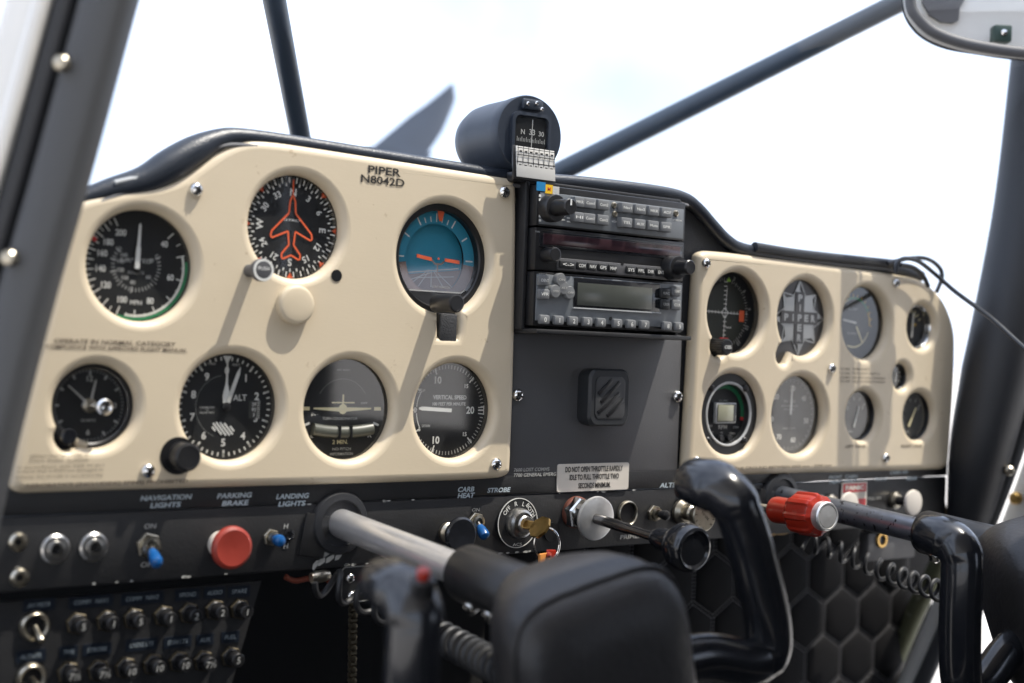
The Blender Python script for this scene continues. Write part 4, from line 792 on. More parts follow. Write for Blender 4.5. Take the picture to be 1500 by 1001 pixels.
# open bushing, primer
t = thing('open_bushing', 'empty nickel ringed hole behind the throttle rod', 'bushing', at(918, 752)); b = MB(); b.ringlathe([(.0088, 0), (.0088, .0022), (.0095, .0028), (.0104, .0022), (.0106, 0)], seg=40); b.build('ring', 'nickel', t); b = MB(); b.lathe([(.0088, 0), (.0088, .0003), (0, .0003)], seg=32); b.build('bore', 'case_black', t)
t = thing('primer_knob', 'nickel push knob engraved around its face beside the black throttle knob', 'knob', at(999, 750)); kx = .0
b = MB(); b.lathe([(.0115, 0), (.0115, .003), (.0098, .0045), (.0078, .006), (.0, .006)], seg=36); b.build('bushing', 'nickel', t)
b = MB(); b.lathe([(.0062, .005), (.0062, .012), (.0075, .0135), (.0062, .015), (.0062, .022), (.0118, .0235), (.0134, .0248), (.0134, .0268), (.0124, .0275), (0, .0275)], seg=40); o = b.build('plunger', 'nickel', t, ang=28)
b = MB()
for i, c in enumerate('PRIMER PRESS '):
    a = i * 360 / 13; b.text(c, .0105 * math.sin(R_(a)), .0105 * math.cos(R_(a)), -.0277, .0024, rot=a) if c != ' ' else None
b.text('TO USE', 0, 0, -.0277, .0022, .011, rot=40); b.build('engraving', 'black_ink', o, smooth=False)
# mixture
t0 = at(1068, 738); t = thing('mixture_control', 'bright red fluted mixture knob with silver push button', 'control', t0)
e = P(1214, 757, -.122); kv = (e - t0); ln_ = kv.length; kv.normalize()
b = MB(); b.lathe([(.0095, 0), (.0095, .006), (.007, .008), (0, .008)], (0, 0, 0), kv, 6); b.build('nut', 'nickel', t, ang=20)
b = MB(); b.lathe([(.0038, .006), (.0038, ln_ - .05)], (0, 0, 0), kv, 24); b.build('rod', 'chrome', t)
b = MB(); b.lathe([(.0, ln_ - .062), (.0108, ln_ - .062), (.0112, ln_ - .060), (.0106, ln_ - .040), (.012, ln_ - .038)], (0, 0, 0), kv, 36); b.build('collar', 'red_knob', t, ang=28)
b = MB(); b.lathe([(.0115, ln_ - .040), (.0155, ln_ - .037), (.0178, ln_ - .033), (.0178, ln_ - .013), (.0165, ln_ - .010), (.0125, ln_ - .008), (0, ln_ - .008)], (0, 0, 0), kv, 64, lambda k: 1.0 if (k % 8) < 3 else .93); b.build('grip', 'red_knob', t, ang=25)
b = MB(); b.lathe([(.0118, ln_ - .010), (.0118, ln_ - .002), (.0110, ln_ - .0005), (.0098, ln_ - .0005), (.0092, ln_ - .002), (.009, ln_ - .0008), (0, ln_ - .0005)], (0, 0, 0), kv, 44); b.build('push_button', 'aluminium', t, ang=28)
# column bearings, right side pulls, panic sticker
for px, py, lab in [(497, 766, 'round black bearing plate where the polished steel column enters the panel'), (1142, 728, 'round black bearing plate behind the red mixture knob')]:
    t = thing('column_bearing', lab, 'bearing', at(px, py)); b = MB(); b.lathe([(.0225, -.004), (.0225, .001), (.021, .0035), (.0165, .0045), (.0160, .0020), (.0150, .0020), (0, .002)], seg=44); b.build('plate', 'pillar_dark', t)
    b = MB(); b.box((-.02, -.001, -.008), (.02, .003, .03), .001, Matrix.Rotation(R_(10), 3, 'Y')); b.build('side_bracket', 'black_plastic', t)
q = at(1251, 727); t = thing('panic_sticker', 'red and white sticker reading PANIC BUTTON', 'sticker', q); b = MB()
w_ = (P(1270, 727) - P(1233, 727)).x; h_ = (P(1251, 707) - P(1251, 748)).z; b.box((0, 0, 0), (w_, .0006, h_)); b.build('backing', 'label_white', t, smooth=False)
b = MB(); b.box((0, -.0005, h_ * .30), (w_ * .9, .0004, h_ * .30)); b.box((0, -.0005, -h_ * .28), (w_ * .9, .0004, h_ * .36)); b.build('red_field', 'panic_red', t, smooth=False)
b = MB(); b.text('PANIC', 0, h_ * .31, -.0009, h_ * .17, w_ * .74, bold=.05); b.text('BUTTON', 0, h_ * .06, -.0009, h_ * .15, w_ * .8, bold=.05); b.build('lettering', 'label_white', t, smooth=False)
for px, py, nm, lab in [(1216, 737, 'cabin_heat_knob', 'white push knob on the panic sticker'), (1310, 733, 'cabin_air_knob', 'pale round cabin air knob beside the torn foam')]:
    pull(px, py, nm, lab, [('bushing', 'nickel', [(.0085, 0), (.0085, .003), (.006, .005), (0, .005)], 28), ('stem', 'black_plastic', [(.0045, .004), (.0045, .018), (.006, .020)], 20), ('knob', 'label_white', [(.006, .018), (.0118, .0200), (.0125, .0215), (.0120, .0235), (.010, .0242), (0, .0242)], 40)])
b = MB(); b.box((0, 0, 0), (.074, .012, .028), .002); o = b.build('bracket_box', 'satin_grey'); q = P(1300, 798, .012); o.location = q; tag(o, 'small grey bracket box under the switch row with a brass grommet', 'bracket')
t = thing('grommet', 'brass grommet in the small grey bracket box', 'grommet', P(1291, 791, .005)); b = MB(); b.ringlathe([(.0048, 0), (.0052, .0018), (.0072, .0018), (.0078, 0)], seg=28); b.build('ring', 'brass', t)
# torn foam at the panel end
rg = random.Random(3); b = MB(); pts = [(1356, 699), (1364, 700), (1370, 726), (1376, 716), (1381, 740), (1386, 772), (1358, 786), (1354, 740)]
b.prism([(P(x, y, .012).x, P(x, y, .012).z) for x, y in pts], .008, .03); o = fixn(b.build('torn_foam', 'foam', smooth=False)); tag(o, 'torn strip of yellow insulation foam hanging at the panel end', 'foam')
b = MB(); b.tube(catmull([P(x, y, .004) for x, y in [(1100, 782), (1130, 781), (1160, 776), (1176, 770)]], 5), [.002 + .0015 * abs(math.sin(i)) for i in range(16)], 8); tag(b.build('torn_trim', 'foam'), 'frayed tan trim under the panel edge below the red mixture knob', 'trim')

# ------------------------------------------------------------------ circuit breaker panel
YB = .008; cb = thing('breaker_panel', 'black circuit breaker panel with two rows of numbered breakers', 'panel', P(200, 930, YB))
A = cb.location.copy()
def inA(b): b.v = [Vector(v) - A for v in b.v]; return b
oz = [(P(x, y, YB).x, P(x, y, YB).z) for x, y in [(-60, 888), (150, 871), (383, 851), (340, 1000), (322, 1060), (-90, 1100)]]
b = MB(); b.prism(oz, YB, YB + .004); fixn(inA(b).build('plate', 'black_paint', cb, smooth=False))
def tape(t_, px, py, wpx):
    q = P(px, py, YB) - A; w_ = (P(px + wpx / 2, py, YB) - P(px - wpx / 2, py, YB)).x
    b = MB(); b.box((q.x, -.0005, q.z), (w_ + .004, .0005, .0078), .0001); o = b.build('label_tape', 'label_dark', cb, smooth=False)
    b = MB(); b.text(t_, q.x, q.z, -.0009, .0028, w_ * .88, bold=.0, shear=.15); b.build('lettering', 'tape_ink', o, smooth=False)
for a in [('AV MSTR', 57, 886, 38), ('COMM   NAV1', 133, 881, 56), ('COMM   NAV2', 208, 876, 54), ('XPOND', 274, 871, 28), ('AUDIO', 314, 868, 24), ('SPARE', 350, 866, 25), ('ALTNTR', 45, 961, 34), ('TMB', 100, 955, 18), ('STROBE', 142, 951, 33), ('LNDG LTS', 207, 944, 38), ('DSH LTS', 260, 940, 32), ('AUX', 300, 937, 17), ('FUEL', 337, 933, 18)]: tape(*a)
def breaker(px, py, num):
    q = P(px - 4, py - 12, YB) - A; b = MB(); b.lathe([(.0060, 0), (.0060, .0022), (.0050, .003), (.0040, .003), (.0040, .0065), (.0046, .0070), (.0046, .0125), (.0041, .0132), (0, .0132)], (q.x, 0, q.z), seg=28); o = b.build('breaker', 'black_plastic', cb)
    b = MB(); b.text(num, q.x, q.z, -.0134, .0042, bold=.0, shear=.15); b.build('rating', 'dim_ink', o, smooth=False)  # dimmer ink paints in the deeper shade over the breaker panel
    b = MB(); b.ringlathe([(.0066, 0), (.0066, .0026), (.0074, .0020), (.0076, 0)], (q.x, 0, q.z), seg=6); b.build('nut', 'dark_brass', o)
for px, py, n_ in [(116, 925, '5'), (160, 921, '1'), (199, 918, '5'), (243, 914, '1'), (280, 910, '2'), (318, 905, '2'), (354, 904, '1'), (103, 997, '7½'), (147, 994, '7½'), (187, 990, '10'), (227, 985, '10'), (265, 981, '10'), (301, 980, '7½'), (341, 974, '5')]: breaker(px, py, n_)
for px, py, lab, tip in [(50, 917, 'nickel ringed toggle below the AV MSTR tape', (.1, -.8, -.6)), (45, 993, 'nickel ringed toggle below the alternator tape', (0, -1, -.2))]:
    t = thing('master_switch', lab, 'switch', P(px, py, YB - .0006)); b = MB(); b.ringlathe([(.0062, 0), (.0062, .0032), (.0078, .0036), (.0092, .0022), (.0096, 0)], seg=28); b.build('nut', 'nickel', t); b = MB(); b.lathe([(.0061, 0), (.0061, .0012), (0, .0012)], seg=24); b.build('bore', 'case_black', t)
    b = MB(); b.lathe([(.0016, 0), (.0018, .007), (.0024, .010), (.002, .012), (0, .0125)], (0, -.002, 0), Vector(tip).normalized(), 14); b.build('lever', 'nickel', t)
# hanging switch box near the column with red lead
t = thing('intercom_bracket', 'small black bracket plate with two screws hanging below the switch row', 'bracket', P(530, 855, .004)); A2 = t.location.copy()
b = MB(); b.box((0, .002, 0), (.034, .003, .026), .0015); b.build('plate', 'black_paint', t)
b = MB(); c_ = rrect(.033, .025, 0, .003); b.line(c_, .0008, -.0001, True); b.text('ON  ILS', .001, -.006, -.0001, .003, .018); b.build('outline', 'dim_ink', t, smooth=False)
for px, py in [(513, 847), (515, 873)]: screw(t, P(px, py, .003).x, P(px, py, .003).z, .0035, .0036, loc0=A2)
b = MB(); b.lathe([(.0022, 0), (.0022, .006), (0, .007)], (.004, 0, .004), seg=16); b.build('red_lamp', 'red_knob', t)
b = MB(); b.tube(catmull([P(x, y, .01) for x, y in [(418, 845), (432, 851), (450, 848), (468, 847), (482, 850)]], 4), [.002] * 16 + [.003], 8); tag(b.build('red_wire_lead', 'wire_red'), 'short red wire lead drooping under the switch row', 'wire')
t = thing('wire_connector', 'small metal crimp connector on the drooping red wire', 'connector', P(466, 846, -.002)); b = MB(); b.lathe([(.0035, 0), (.0042, .004), (.0042, .010), (.003, .014), (0, .014)], (-.006, -.001, 0), (1, 0, .1), 14); b.build('crimp', 'nickel', t)

t = thing('control_chain', 'dark roller chain hanging in the footwell below the small bracket plate', 'chain', P(517, 885, .03)); A3 = t.location.copy()
for k in range(22):
    b = MB(); p_ = P(517 - k * .1, 885 + k * 8, .03) - A3; b.lathe([(.0016, -.003), (.0026, -.0026), (.0026, .0026), (.0016, .003)], p_, (1, 0, 0) if k % 2 else (0, 1, 0), 10); b.box(p_ + Vector((0, 0, -.002)), (.0016, .0016, .0052)); b.build('link', 'dark_brass', t)
# ------------------------------------------------------------------ control yokes
def yoke(label, colbase, tube_mt, talk=True):
    t = thing('control_yoke', label, 'yoke', colbase)
    cd = Vector((.0025, -.9971, -.0757))            # towards the pilot
    b = MB(); b.tube([cd * s for s in (-.01, .05, .10, .165)], .0102, 32); b.build('column_tube', tube_mt, t)
    b = MB(); b.lathe([(.0, .155), (.0165, .155), (.0178, .158), (.0178, .225), (.016, .228), (0, .228)], (0, 0, 0), cd, 36); b.build('collar', 'black_plastic', t)
    for s, a in ((.172, 250), (.192, 250)):
        p_ = cd * s + Vector((math.cos(R_(a)) * .0172, 0, math.sin(R_(a)) * .0172)); b = MB(); b.lathe([(.0048, -.002), (.0048, .003), (.0035, .0045), (0, .005)], p_, Vector((-.75, -.1, -.35)), 20); b.build('clamp_bolt', 'chrome', t)
    o = cd * .268; RM = Matrix.Rotation(R_(-12), 3, 'Y')
    W = lambda x, y, z: o + RM @ Vector((x, y, z))
    for sx in (-1, 1):
        path = catmull([(sx * .035, .0, -.040), (sx * .075, 0, -.046), (sx * .108, 0, -.060), (sx * .127, 0, -.060), (sx * .131, 0, -.040), (sx * .126, 0, -.005), (sx * .120, 0, .022), (sx * .1155, .002, .038), (sx * .113, .013, .0470), (sx * .112, .036, .0490)], 6)
        n = len(path); rad = []
        for i in range(n):
            u = i / (n - 1)
            if u < .3: rad.append((.0115, .0145))
            elif u < .75: rad.append((.0146, .0140))
            elif u < .86: rad.append((.0152, .0155))
            else: q = (u - .86) / .14; rad.append((.0150 - .003 * q ** 3, .0175 - .004 * q ** 3))
        rad[-1] = (.006, .005); path[-1] = path[-1] + Vector((0, .004, 0))
        b = MB(); b.tube([W(*p) + Vector((.009, -.003, -.001)) for p in path], rad, 24, up=(0, -1, 0)); b.build('handgrip', 'black_gloss', t, ang=60)
    # leather wrapped centre
    secs = []
    for y, hw, zt, zb, e in [(.050, .021, .020, -.026, 2.4), (.040, .030, .028, -.045, 2.8), (.024, .044, .034, -.072, 3.2), (.008, .055, .0355, -.088, 3.6), (-.006, .0605, .033, -.094, 4.0), (-.018, .062, .028, -.095, 4.4), (-.026, .0605, .021, -.092, 4.4), (-.031, .054, .011, -.084, 4.0), (-.0325, .035, -.005, -.06, 3.0)]:
        pts = []
        for k in range(40):
            a = 2 * math.pi * k / 40; ca, sa = math.cos(a), math.sin(a); pts.append((math.copysign(abs(ca) ** (2 / e), ca) * hw, (zt + zb) / 2 + math.copysign(abs(sa) ** (2 / e), sa) * (zt - zb) / 2))
        secs.append((y, pts))
    secs = [(y, [(x * .97 - .004, z - .003) for x, z in p_]) for y, p_ in secs]
    b = loft(secs); b.v = [W(*v) for v in b.v]; hb = fixn(b.build('leather_hub', 'leather', t, ang=70))
    ring = [W(x * 1.004, -.0195, z * 1.004 + .0003) for x, z in secs[5][1]]
    b = MB(); b.tube(ring + [ring[0]], .0011, 6, False); b.build('seam_piping', 'leather', hb)
    if not talk: return t
    # push to talk switch on the left grip
    q = W(-.113, -.006, .0525) + Vector((.009, -.003, -.001)); ax = RM @ Vector((0, -.35, .94))
    b = MB(); b.lathe([(.0062, -.004), (.0062, .005), (.005, .006), (0, .006)], q, ax, 24); sw_ = b.build('talk_switch', 'black_plastic', t); b = MB(); b.lathe([(.0034, .006), (.0034, .010), (.0026, .011), (0, .011)], q, ax, 20); b.build('button', 'red_knob', sw_)
    return t
bl = P(497, 766, 0); br = P(1142, 728, 0)
yoke('control yoke with leather hub on the polished steel column left of the carburettor heat knob', bl, 'tube_steel')
yoke('control yoke with leather hub on the speckled dark column beside the red mixture knob', br, 'tube_blued', False)

def coil(name, label, pts, R, pitch, r=.0023, ph=0.0):
    c = catmull(pts, 24); L_ = [0]
    for i in range(1, len(c)): L_.append(L_[-1] + (c[i] - c[i - 1]).length)
    tot = L_[-1]; n = int(tot / pitch * 18); o = []; j = 0
    for k in range(n + 1):
        s = tot * k / n
        while j < len(c) - 2 and L_[j + 1] < s: j += 1
        u = (s - L_[j]) / max(1e-9, L_[j + 1] - L_[j]); p = c[j].lerp(c[j + 1], u); t = (c[j + 1] - c[j]).normalized(); a = t.cross(Vector((0, 0, 1))).normalized(); b_ = t.cross(a); th = s / pitch * 2 * math.pi + ph
        o.append(p + a * R * math.cos(th) + b_ * R * math.sin(th))
    b = MB(); b.tube(o, r, 8); q = b.build(name, 'cord'); tag(q, label, 'cord', 'coiled cords'); return q
coil('coiled_cord', 'loose coiled cord beside the small hanging bracket plate', [P(466, 850, -.012), P(520, 868, -.03), P(575, 897, -.06), P(640, 930, -.10)], .0098, .0175, .0022)
coil('coiled_cord', 'tight coiled cord running below the column into the leather hub', [P(640, 930, -.10), P(690, 957, -.14), P(740, 985, -.19), P(790, 1015, -.235)], .0088, .0098, .0024)
coil('coiled_cord', 'stretched coiled cord hanging in front of the hexagon quilted panel', [P(1178, 792, -.005), P(1235, 810, -.03), P(1300, 838, -.07), P(1365, 862, -.12), P(1430, 885, -.17)], .0082, .0128, .0019, 1.5)

# ------------------------------------------------------------------ quilted panel
qp = thing('quilted_panel', 'black quilted lining of stitched hexagons below the panel', 'lining', (.28, .10, -.2)); QY = .10
b = MB(); b.box((.05, .012, -.02), (.62, .012, .36), .004); b.build('backing', 'quilt', qp)
HW = .055; rr = HW / math.sqrt(3)
def hexmesh():
    b = MB(); prof = [(1.0, 0.0), (.94, .0018), (.82, .0032), (.5, .0044), (0, .0048)]
    for (q, h) in prof[:-1]:
        for k in range(6): a = R_(60 * k); b.v.append((rr * .95 * q * math.sin(a), -h, rr * .95 * q * math.cos(a)))
    b.v.append((0, -prof[-1][1], 0)); m_ = len(prof) - 1
    for i in range(m_ - 1): b.f += [(i * 6 + k, i * 6 + (k + 1) % 6, (i + 1) * 6 + (k + 1) % 6, (i + 1) * 6 + k) for k in range(6)]
    b.f += [((m_ - 1) * 6 + k, (m_ - 1) * 6 + (k + 1) % 6, m_ * 6) for k in range(6)]; return b
h0 = None; st = MB()
for row in range(-3, 4):
    for c_ in range(-5, 6):
        x = c_ * HW + (HW / 2 if row % 2 else 0) + .008; z = row * rr * 1.5 - .02
        if not (-.25 < x < .335 and -.18 < z < .14): continue
        if h0 is None: h0 = hexmesh().build('hexagon', 'quilt', qp, ang=80); h0 = fixn(h0); o = h0
        else: o = h0.copy(); COL.objects.link(o); o.parent = qp
        o.location = (x, .0058, z)
        for k in range(3):
            a0, a1 = R_(60 * k), R_(60 * k + 60); p0 = Vector((x + rr * math.sin(a0), z + rr * math.cos(a0))); p1 = Vector((x + rr * math.sin(a1), z + rr * math.cos(a1))); dv = (p1 - p0).normalized(); nv = Vector((-dv.y, dv.x)); L_ = (p1 - p0).length; m_ = 9
            for s_ in (-1, 1):
                for i in range(m_):
                    u = p0 + dv * L_ * (i + .2) / m_ + nv * .0016 * s_; v_ = p0 + dv * L_ * (i + .8) / m_ + nv * .0016 * s_; st.tube([(u.x, .0048, u.y), (v_.x, .0048, v_.y)], .0005, 4, False)
o = st.build('stitching', 'thread', qp, smooth=False); o['kind'] = 'stuff'

# ------------------------------------------------------------------ compass
cc = P(776, 197, -.012); t = thing('magnetic_compass', 'dark magnetic compass standing on the glareshield with a correction card', 'compass', (cc.x, 0, cc.z - .0305))
zc = .0305; ca = Vector((-.06, -1, .0)).normalized(); o_ = Vector((0, -.012, zc))
b = MB(); b.lathe([(0, -.082), (.010, -.0805), (.019, -.076), (.0255, -.068), (.0285, -.058), (.0292, -.046), (.0292, -.012), (.0298, -.0115), (.0300, -.002), (.0292, .0), (.0, .0)], o_, ca, 64); b.build('housing', 'compass_paint', t, ang=30)
q0 = ca.to_track_quat('-Y', 'Z').to_matrix()
def cf(x, y, z): return o_ + q0 @ Vector((x, y, z))
def cbx(b, c, s, bev=0, rot=None): return b.box(cf(*c), s, bev, q0 if rot is None else q0 @ rot)
b = loft([(.002, rrect(.036, .034, 0, .006)), (-.0032, rrect(.036, .034, 0, .006)), (-.0034, rrect(.031, .029, 0, .005)), (-.0012, rrect(.029, .027, 0, .004))]); b.v = [cf(v[0], v[1], v[2] - .001) for v in b.v]; fixn(b.build('window_frame', 'compass_paint', t, ang=30))
b = loft([(-.0013, rrect(.0285, .0265, 0, .004)), (-.0016, rrect(.0285, .0265, 0, .004))]); b.v = [cf(v[0], v[1], v[2] - .001) for v in b.v]; fixn(b.build('card_drum', 'dial_black', t))
b = MB()
for i in range(19): x = -.0125 + i * .0014; b.seg_((x, -.0065), (x, -.0040 if i % 3 else -.0028), .0004, -.00175)
b.text('N', -.0075, .001, -.00175, .0038); b.text('33', .001, .0015, -.00175, .0044); b.text('30', .0095, .001, -.00175, .0038); b.seg_((.001, .011), (.0005, -.012), .0007, -.0020); b.v = [cf(*v) for v in b.v]; b.build('card_markings', 'white_ink', t, smooth=False)
b = loft([(-.0028, rrect(.0305, .0285, 0, .005)), (-.0030, rrect(.0305, .0285, 0, .005))]); b.v = [cf(v[0], v[1], v[2] - .001) for v in b.v]; fixn(b.build('glass', 'glass', t, smooth=False))
b = MB(); cbx(b, (0, -.002, .0222), (.019, .004, .0085), .002); b.build('adjuster_block', 'compass_paint', t)
for x, z in [(-.0055, .0222), (.0025, .0235), (.0075, .0195)]: b = MB(); b.lathe([(.0016, 0), (.0016, .0008), (.001, .0014), (0, .0015)], cf(x, -.004, z), ca, 14); b.build('adjuster_screw', 'chrome', t)
b = MB(); b.box((.0, .012, -.003), (.03, .05, .008), .002); b.build('base', 'black_plastic', t)
cr = Matrix.Rotation(R_(-6), 3, 'X'); b = MB(); b.box((-.0015, -.020, .0065), (.040, .0016, .0255), .0003, cr); o = b.build('card_holder', 'black_plastic', t)
b = MB(); b.box((-.0005, -.0213, .0072), (.037, .0008, .0235), .0001, cr); cdm = b.build('correction_card', 'card', t)
b = MB()
for i in range(5): b.box((-.0005, -.0219, .0072 - .0105 + i * .0052), (.037, .0002, .0005), 0, None)
for i in range(8): b.box((-.0005 - .0175 + i * .005, -.0219, .0072), (.0004, .0002, .0235), 0, None)
for i in range(7):
    for j in range(2): b.box((-.0005 - .015 + i * .005, -.0219, .0072 + .0078 - j * .0104), (.0024, .0002, .0013))
b.build('card_print', 'black_ink', cdm, smooth=False)

# ------------------------------------------------------------------ brace tubes, pillars, outside
def brace(label, p0, p1, r):
    p0, p1 = Vector(p0), Vector(p1); d = (p1 - p0); t = thing('brace_tube', label, 'tube', p0); b = MB(); b.tube([Vector((0, 0, 0)), d * .25, d * .5, d * .75, d], r, 24); b.build('tube', 'tube_paint', t)
    b = MB(); b.lathe([(r * 1.6, -.03), (r * 1.6, -.012), (r * 1.05, -.002), (0, -.002)], (0, 0, 0), d.normalized(), 24); b.build('foot_fitting', 'tube_paint', t); return t
a0 = P(441, 205, .30); a1 = P(397, -25, .15); d_ = a1 - a0
brace('dark windshield brace tube rising steeply above the cream overlay with the registration', a0 - d_ * .45, a1 + d_ * .6, .0095)
a0 = P(800, 262, .30); a1 = PD(1345, -10, 1.43); d_ = a1 - a0
brace('dark windshield brace tube slanting from beside the compass to the overhead fairing', a0 - d_ * .22, a1 + d_ * .12, .0108)

# near door post
pt = [PD(167, -60, .72), PD(123, 100, .72), PD(79, 260, .72), PD(33, 420, .72), PD(-14, 600, .72), PD(-52, 760, .72), PD(-85, 900, .72)]
pt = catmull(pt, 5); t = thing('door_post', 'grey vinyl covered door post with black seam strip and white door edge', 'pillar', pt[-1]); A = pt[-1].copy()
def along(off, dep, hw, hd, name, mt, par, asp=None):
    b = MB(); vs_ = []; n = len(pt)
    for i, p in enumerate(pt):
        tt = (pt[min(i + 1, n - 1)] - pt[max(i - 1, 0)]).normalized(); sd = tt.cross(CF).normalized()
        if sd.dot(CR) < 0: sd = -sd
        c = p + sd * off + CF * dep - A
        for k in range(12):
            a = 2 * math.pi * (k + .5) / 12; ca, sa = math.cos(a), math.sin(a); e = .55; vs_.append(c + sd * hw * math.copysign(abs(ca) ** e, ca) + CF * hd * math.copysign(abs(sa) ** e, sa))
    b.add(vs_, [(i * 12 + k, i * 12 + (k + 1) % 12, (i + 1) * 12 + (k + 1) % 12, (i + 1) * 12 + k) for i in range(n - 1) for k in range(12)] + [tuple(range(12)), tuple((n - 1) * 12 + k for k in range(12))]); return fixn(b.build(name, mt, par, ang=50))
along(.002, .004, .0135, .014, 'vinyl_cover', 'pillar_grey', t); along(-.0175, .004, .0062, .012, 'seam_strip', 'pillar_dark', t); along(-.0275, -.002, .0045, .010, 'door_edge', 'white_paint', t); along(-.0420, .010, .0105, .004, 'door_skin', 'white_paint', t)
for px, py in [(89, 92), (12, 378)]:
    q = PD(px, py, .706) - A; b = MB(); b.lathe([(.0042, -.004), (.0042, .0005), (.003, .002), (0, .0026)], q, -CF, 20); b.build('screw', 'nickel', t)
# far post, by the end of the smaller overlay
fp = catmull([PD(1600, -420, 1.46), PD(1552, -60, 1.42), PD(1535, 90, 1.41), PD(1510, 300, 1.40), PD(1476, 480, 1.39), PD(1440, 640, 1.39), PD(1422, 740, 1.40), PD(1408, 800, 1.41)], 5)
t = thing('windshield_post', 'wide black windshield post beside the smaller cream overlay', 'pillar', fp[-1]); A = fp[-1].copy(); n = len(fp)
rad = [(.034 + .003 * (1 - i / n)) if i < n * .62 else .034 - .022 * ((i - n * .62) / (n * .38)) ** 1.3 for i in range(n)]
b = MB(); b.tube([p - A for p in fp], rad, 28); b.build('cover', 'pillar_dark', t, ang=60)
for px, py in [(1482, 628), (1479, 690)]: q = PD(px, py, 1.37) - A; b = MB(); b.lathe([(.005, -.006), (.005, .001), (.003, .003), (0, .003)], q, -CF, 14); b.build('rivet', 'nickel', t)
# far door frame running down behind the far yoke
def frame_run(name, label, path, w_, mt, dep, cat='frame'):
    c = catmull([PX(x, y, .57) + CF * dep for x, y in path], 5); b = MB(); b.tube([p - c[0] for p in c], [(w_, .012)] * len(c), 12, up=CR); o = b.build(name, mt, ang=60); o.location = c[0]; return tag(o, label, cat)
frame_run('door_frame', 'pale worn metal door frame edge beside the wide black windshield post', [(1512, 520), (1490, 600), (1470, 665), (1440, 745), (1412, 815), (1370, 920), (1325, 1020), (1290, 1100)], .0085, 'white_paint', .01)
frame_run('door_seal', 'dark weathered rubber seal along the pale door frame', [(1530, 520), (1506, 600), (1484, 670), (1454, 750), (1428, 815), (1386, 920), (1342, 1020), (1305, 1100)], .0075, 'pillar_grey', 0, 'seal')
frame_run('floor_trim', 'olive painted strip between the quilted lining and the door frame', [(1405, 800), (1380, 850), (1350, 910), (1312, 1000), (1270, 1100)], .010, 'olive_paint', .03, 'trim')
t = thing('door_panel', 'white inner door panel edge with a brass bolt beside the pale door frame', 'door', PX(1500, 720, .60)); A = t.location.copy()
b = MB(); q = [PX(x, y, .60) - A for x, y in [(1560, 560), (1512, 640), (1488, 710), (1458, 790), (1420, 880), (1400, 930), (1470, 850), (1540, 800), (1600, 780)]]; n = len(q)
b.add(q + [v + Vector((.02, .0, 0)) for v in q], [list(range(n)), list(range(n, 2 * n))[::-1]] + [(i, i + n, (i + 1) % n + n, (i + 1) % n) for i in range(n)]); fixn(b.build('skin', 'white_paint', t, smooth=False))
b = MB(); b.lathe([(.0065, 0), (.0065, .005), (.005, .007), (0, .007)], PX(1490, 730, .598) - A, (-1, 0, 0), 20); b.build('bolt', 'brass', t)

# overhead fairing at the wing root
FD = 1.30; fpx = [(1322, -330), (1322, -120), (1322, -40), (1323, 8), (1332, 34), (1352, 55), (1385, 70), (1430, 78), (1470, 84), (1520, 89), (1580, 92)]
t = thing('wing_root_fairing', 'white rounded wing root fairing with dark rubber rim overhead', 'fairing', PD(1440, 0, FD)); A = t.location.copy()
edge = catmull([PD(x, y, FD) - A for x, y in fpx], 5)
b = MB(); b.tube(edge, .0016, 8); b.build('rim_wire', 'rubber', t)
e2 = catmull([PD(x, y, FD - .012) - A for x, y in [(1333, -330), (1333, -120), (1333, -40), (1334, 6), (1344, 26), (1366, 46), (1400, 60), (1440, 69), (1480, 75), (1520, 79), (1580, 83)]], 5)
b = MB(); b.tube(e2, .0052, 12); b.build('rubber_edge', 'fair_grey', t)
e3 = catmull([PD(x, y, FD - .006) - A for x, y in [(1327, -330), (1327, -120), (1327, -40), (1329, 10), (1338, 31), (1358, 51), (1392, 65), (1434, 75), (1475, 80), (1520, 84), (1580, 88)]], 5); b = MB(); b.tube(e3, .003, 8); b.build('white_lip', 'white_paint', t)
inner = [PD(x, y, FD + .01) - A for x, y in [(1338, -330), (1338, 8), (1350, 28), (1370, 46), (1402, 60), (1440, 69), (1480, 75), (1520, 79), (1590, 84), (1640, -330)]]
n = len(inner); b = MB(); b.add(inner + [p + CF * .02 for p in inner], [list(range(n)), list(range(n, 2 * n))[::-1]] + [(i, i + n, (i + 1) % n + n, (i + 1) % n) for i in range(n)]); fixn(b.build('skin', 'white_paint', t, smooth=False))
rc = [PD(x, y, FD + .006) - A for x, y in [(1351, -200), (1352, 4), (1362, 22), (1378, 32), (1396, 34), (1404, 30), (1406, 12), (1416, -6), (1430, -200)]]; n = len(rc); b = MB(); b.add(rc + [p + CF * .006 for p in rc], [list(range(n)), list(range(n, 2 * n))[::-1]] + [(i, i + n, (i + 1) % n + n, (i + 1) % n) for i in range(n)]); fixn(b.build('dark_opening', 'fair_grey', t, smooth=False))
q = PD(1466, 51, FD - .004) - A; b = MB(); b.box(q, (.017, .014, .016), .002, Matrix.Rotation(R_(-37), 3, 'Z')); cl = b.build('clip', 'clip_green', t); b = MB(); b.lathe([(.003, 0), (.003, .002), (0, .003)], q - CF * .0075, -CF, 14); b.build('clip_screw', 'chrome', cl)

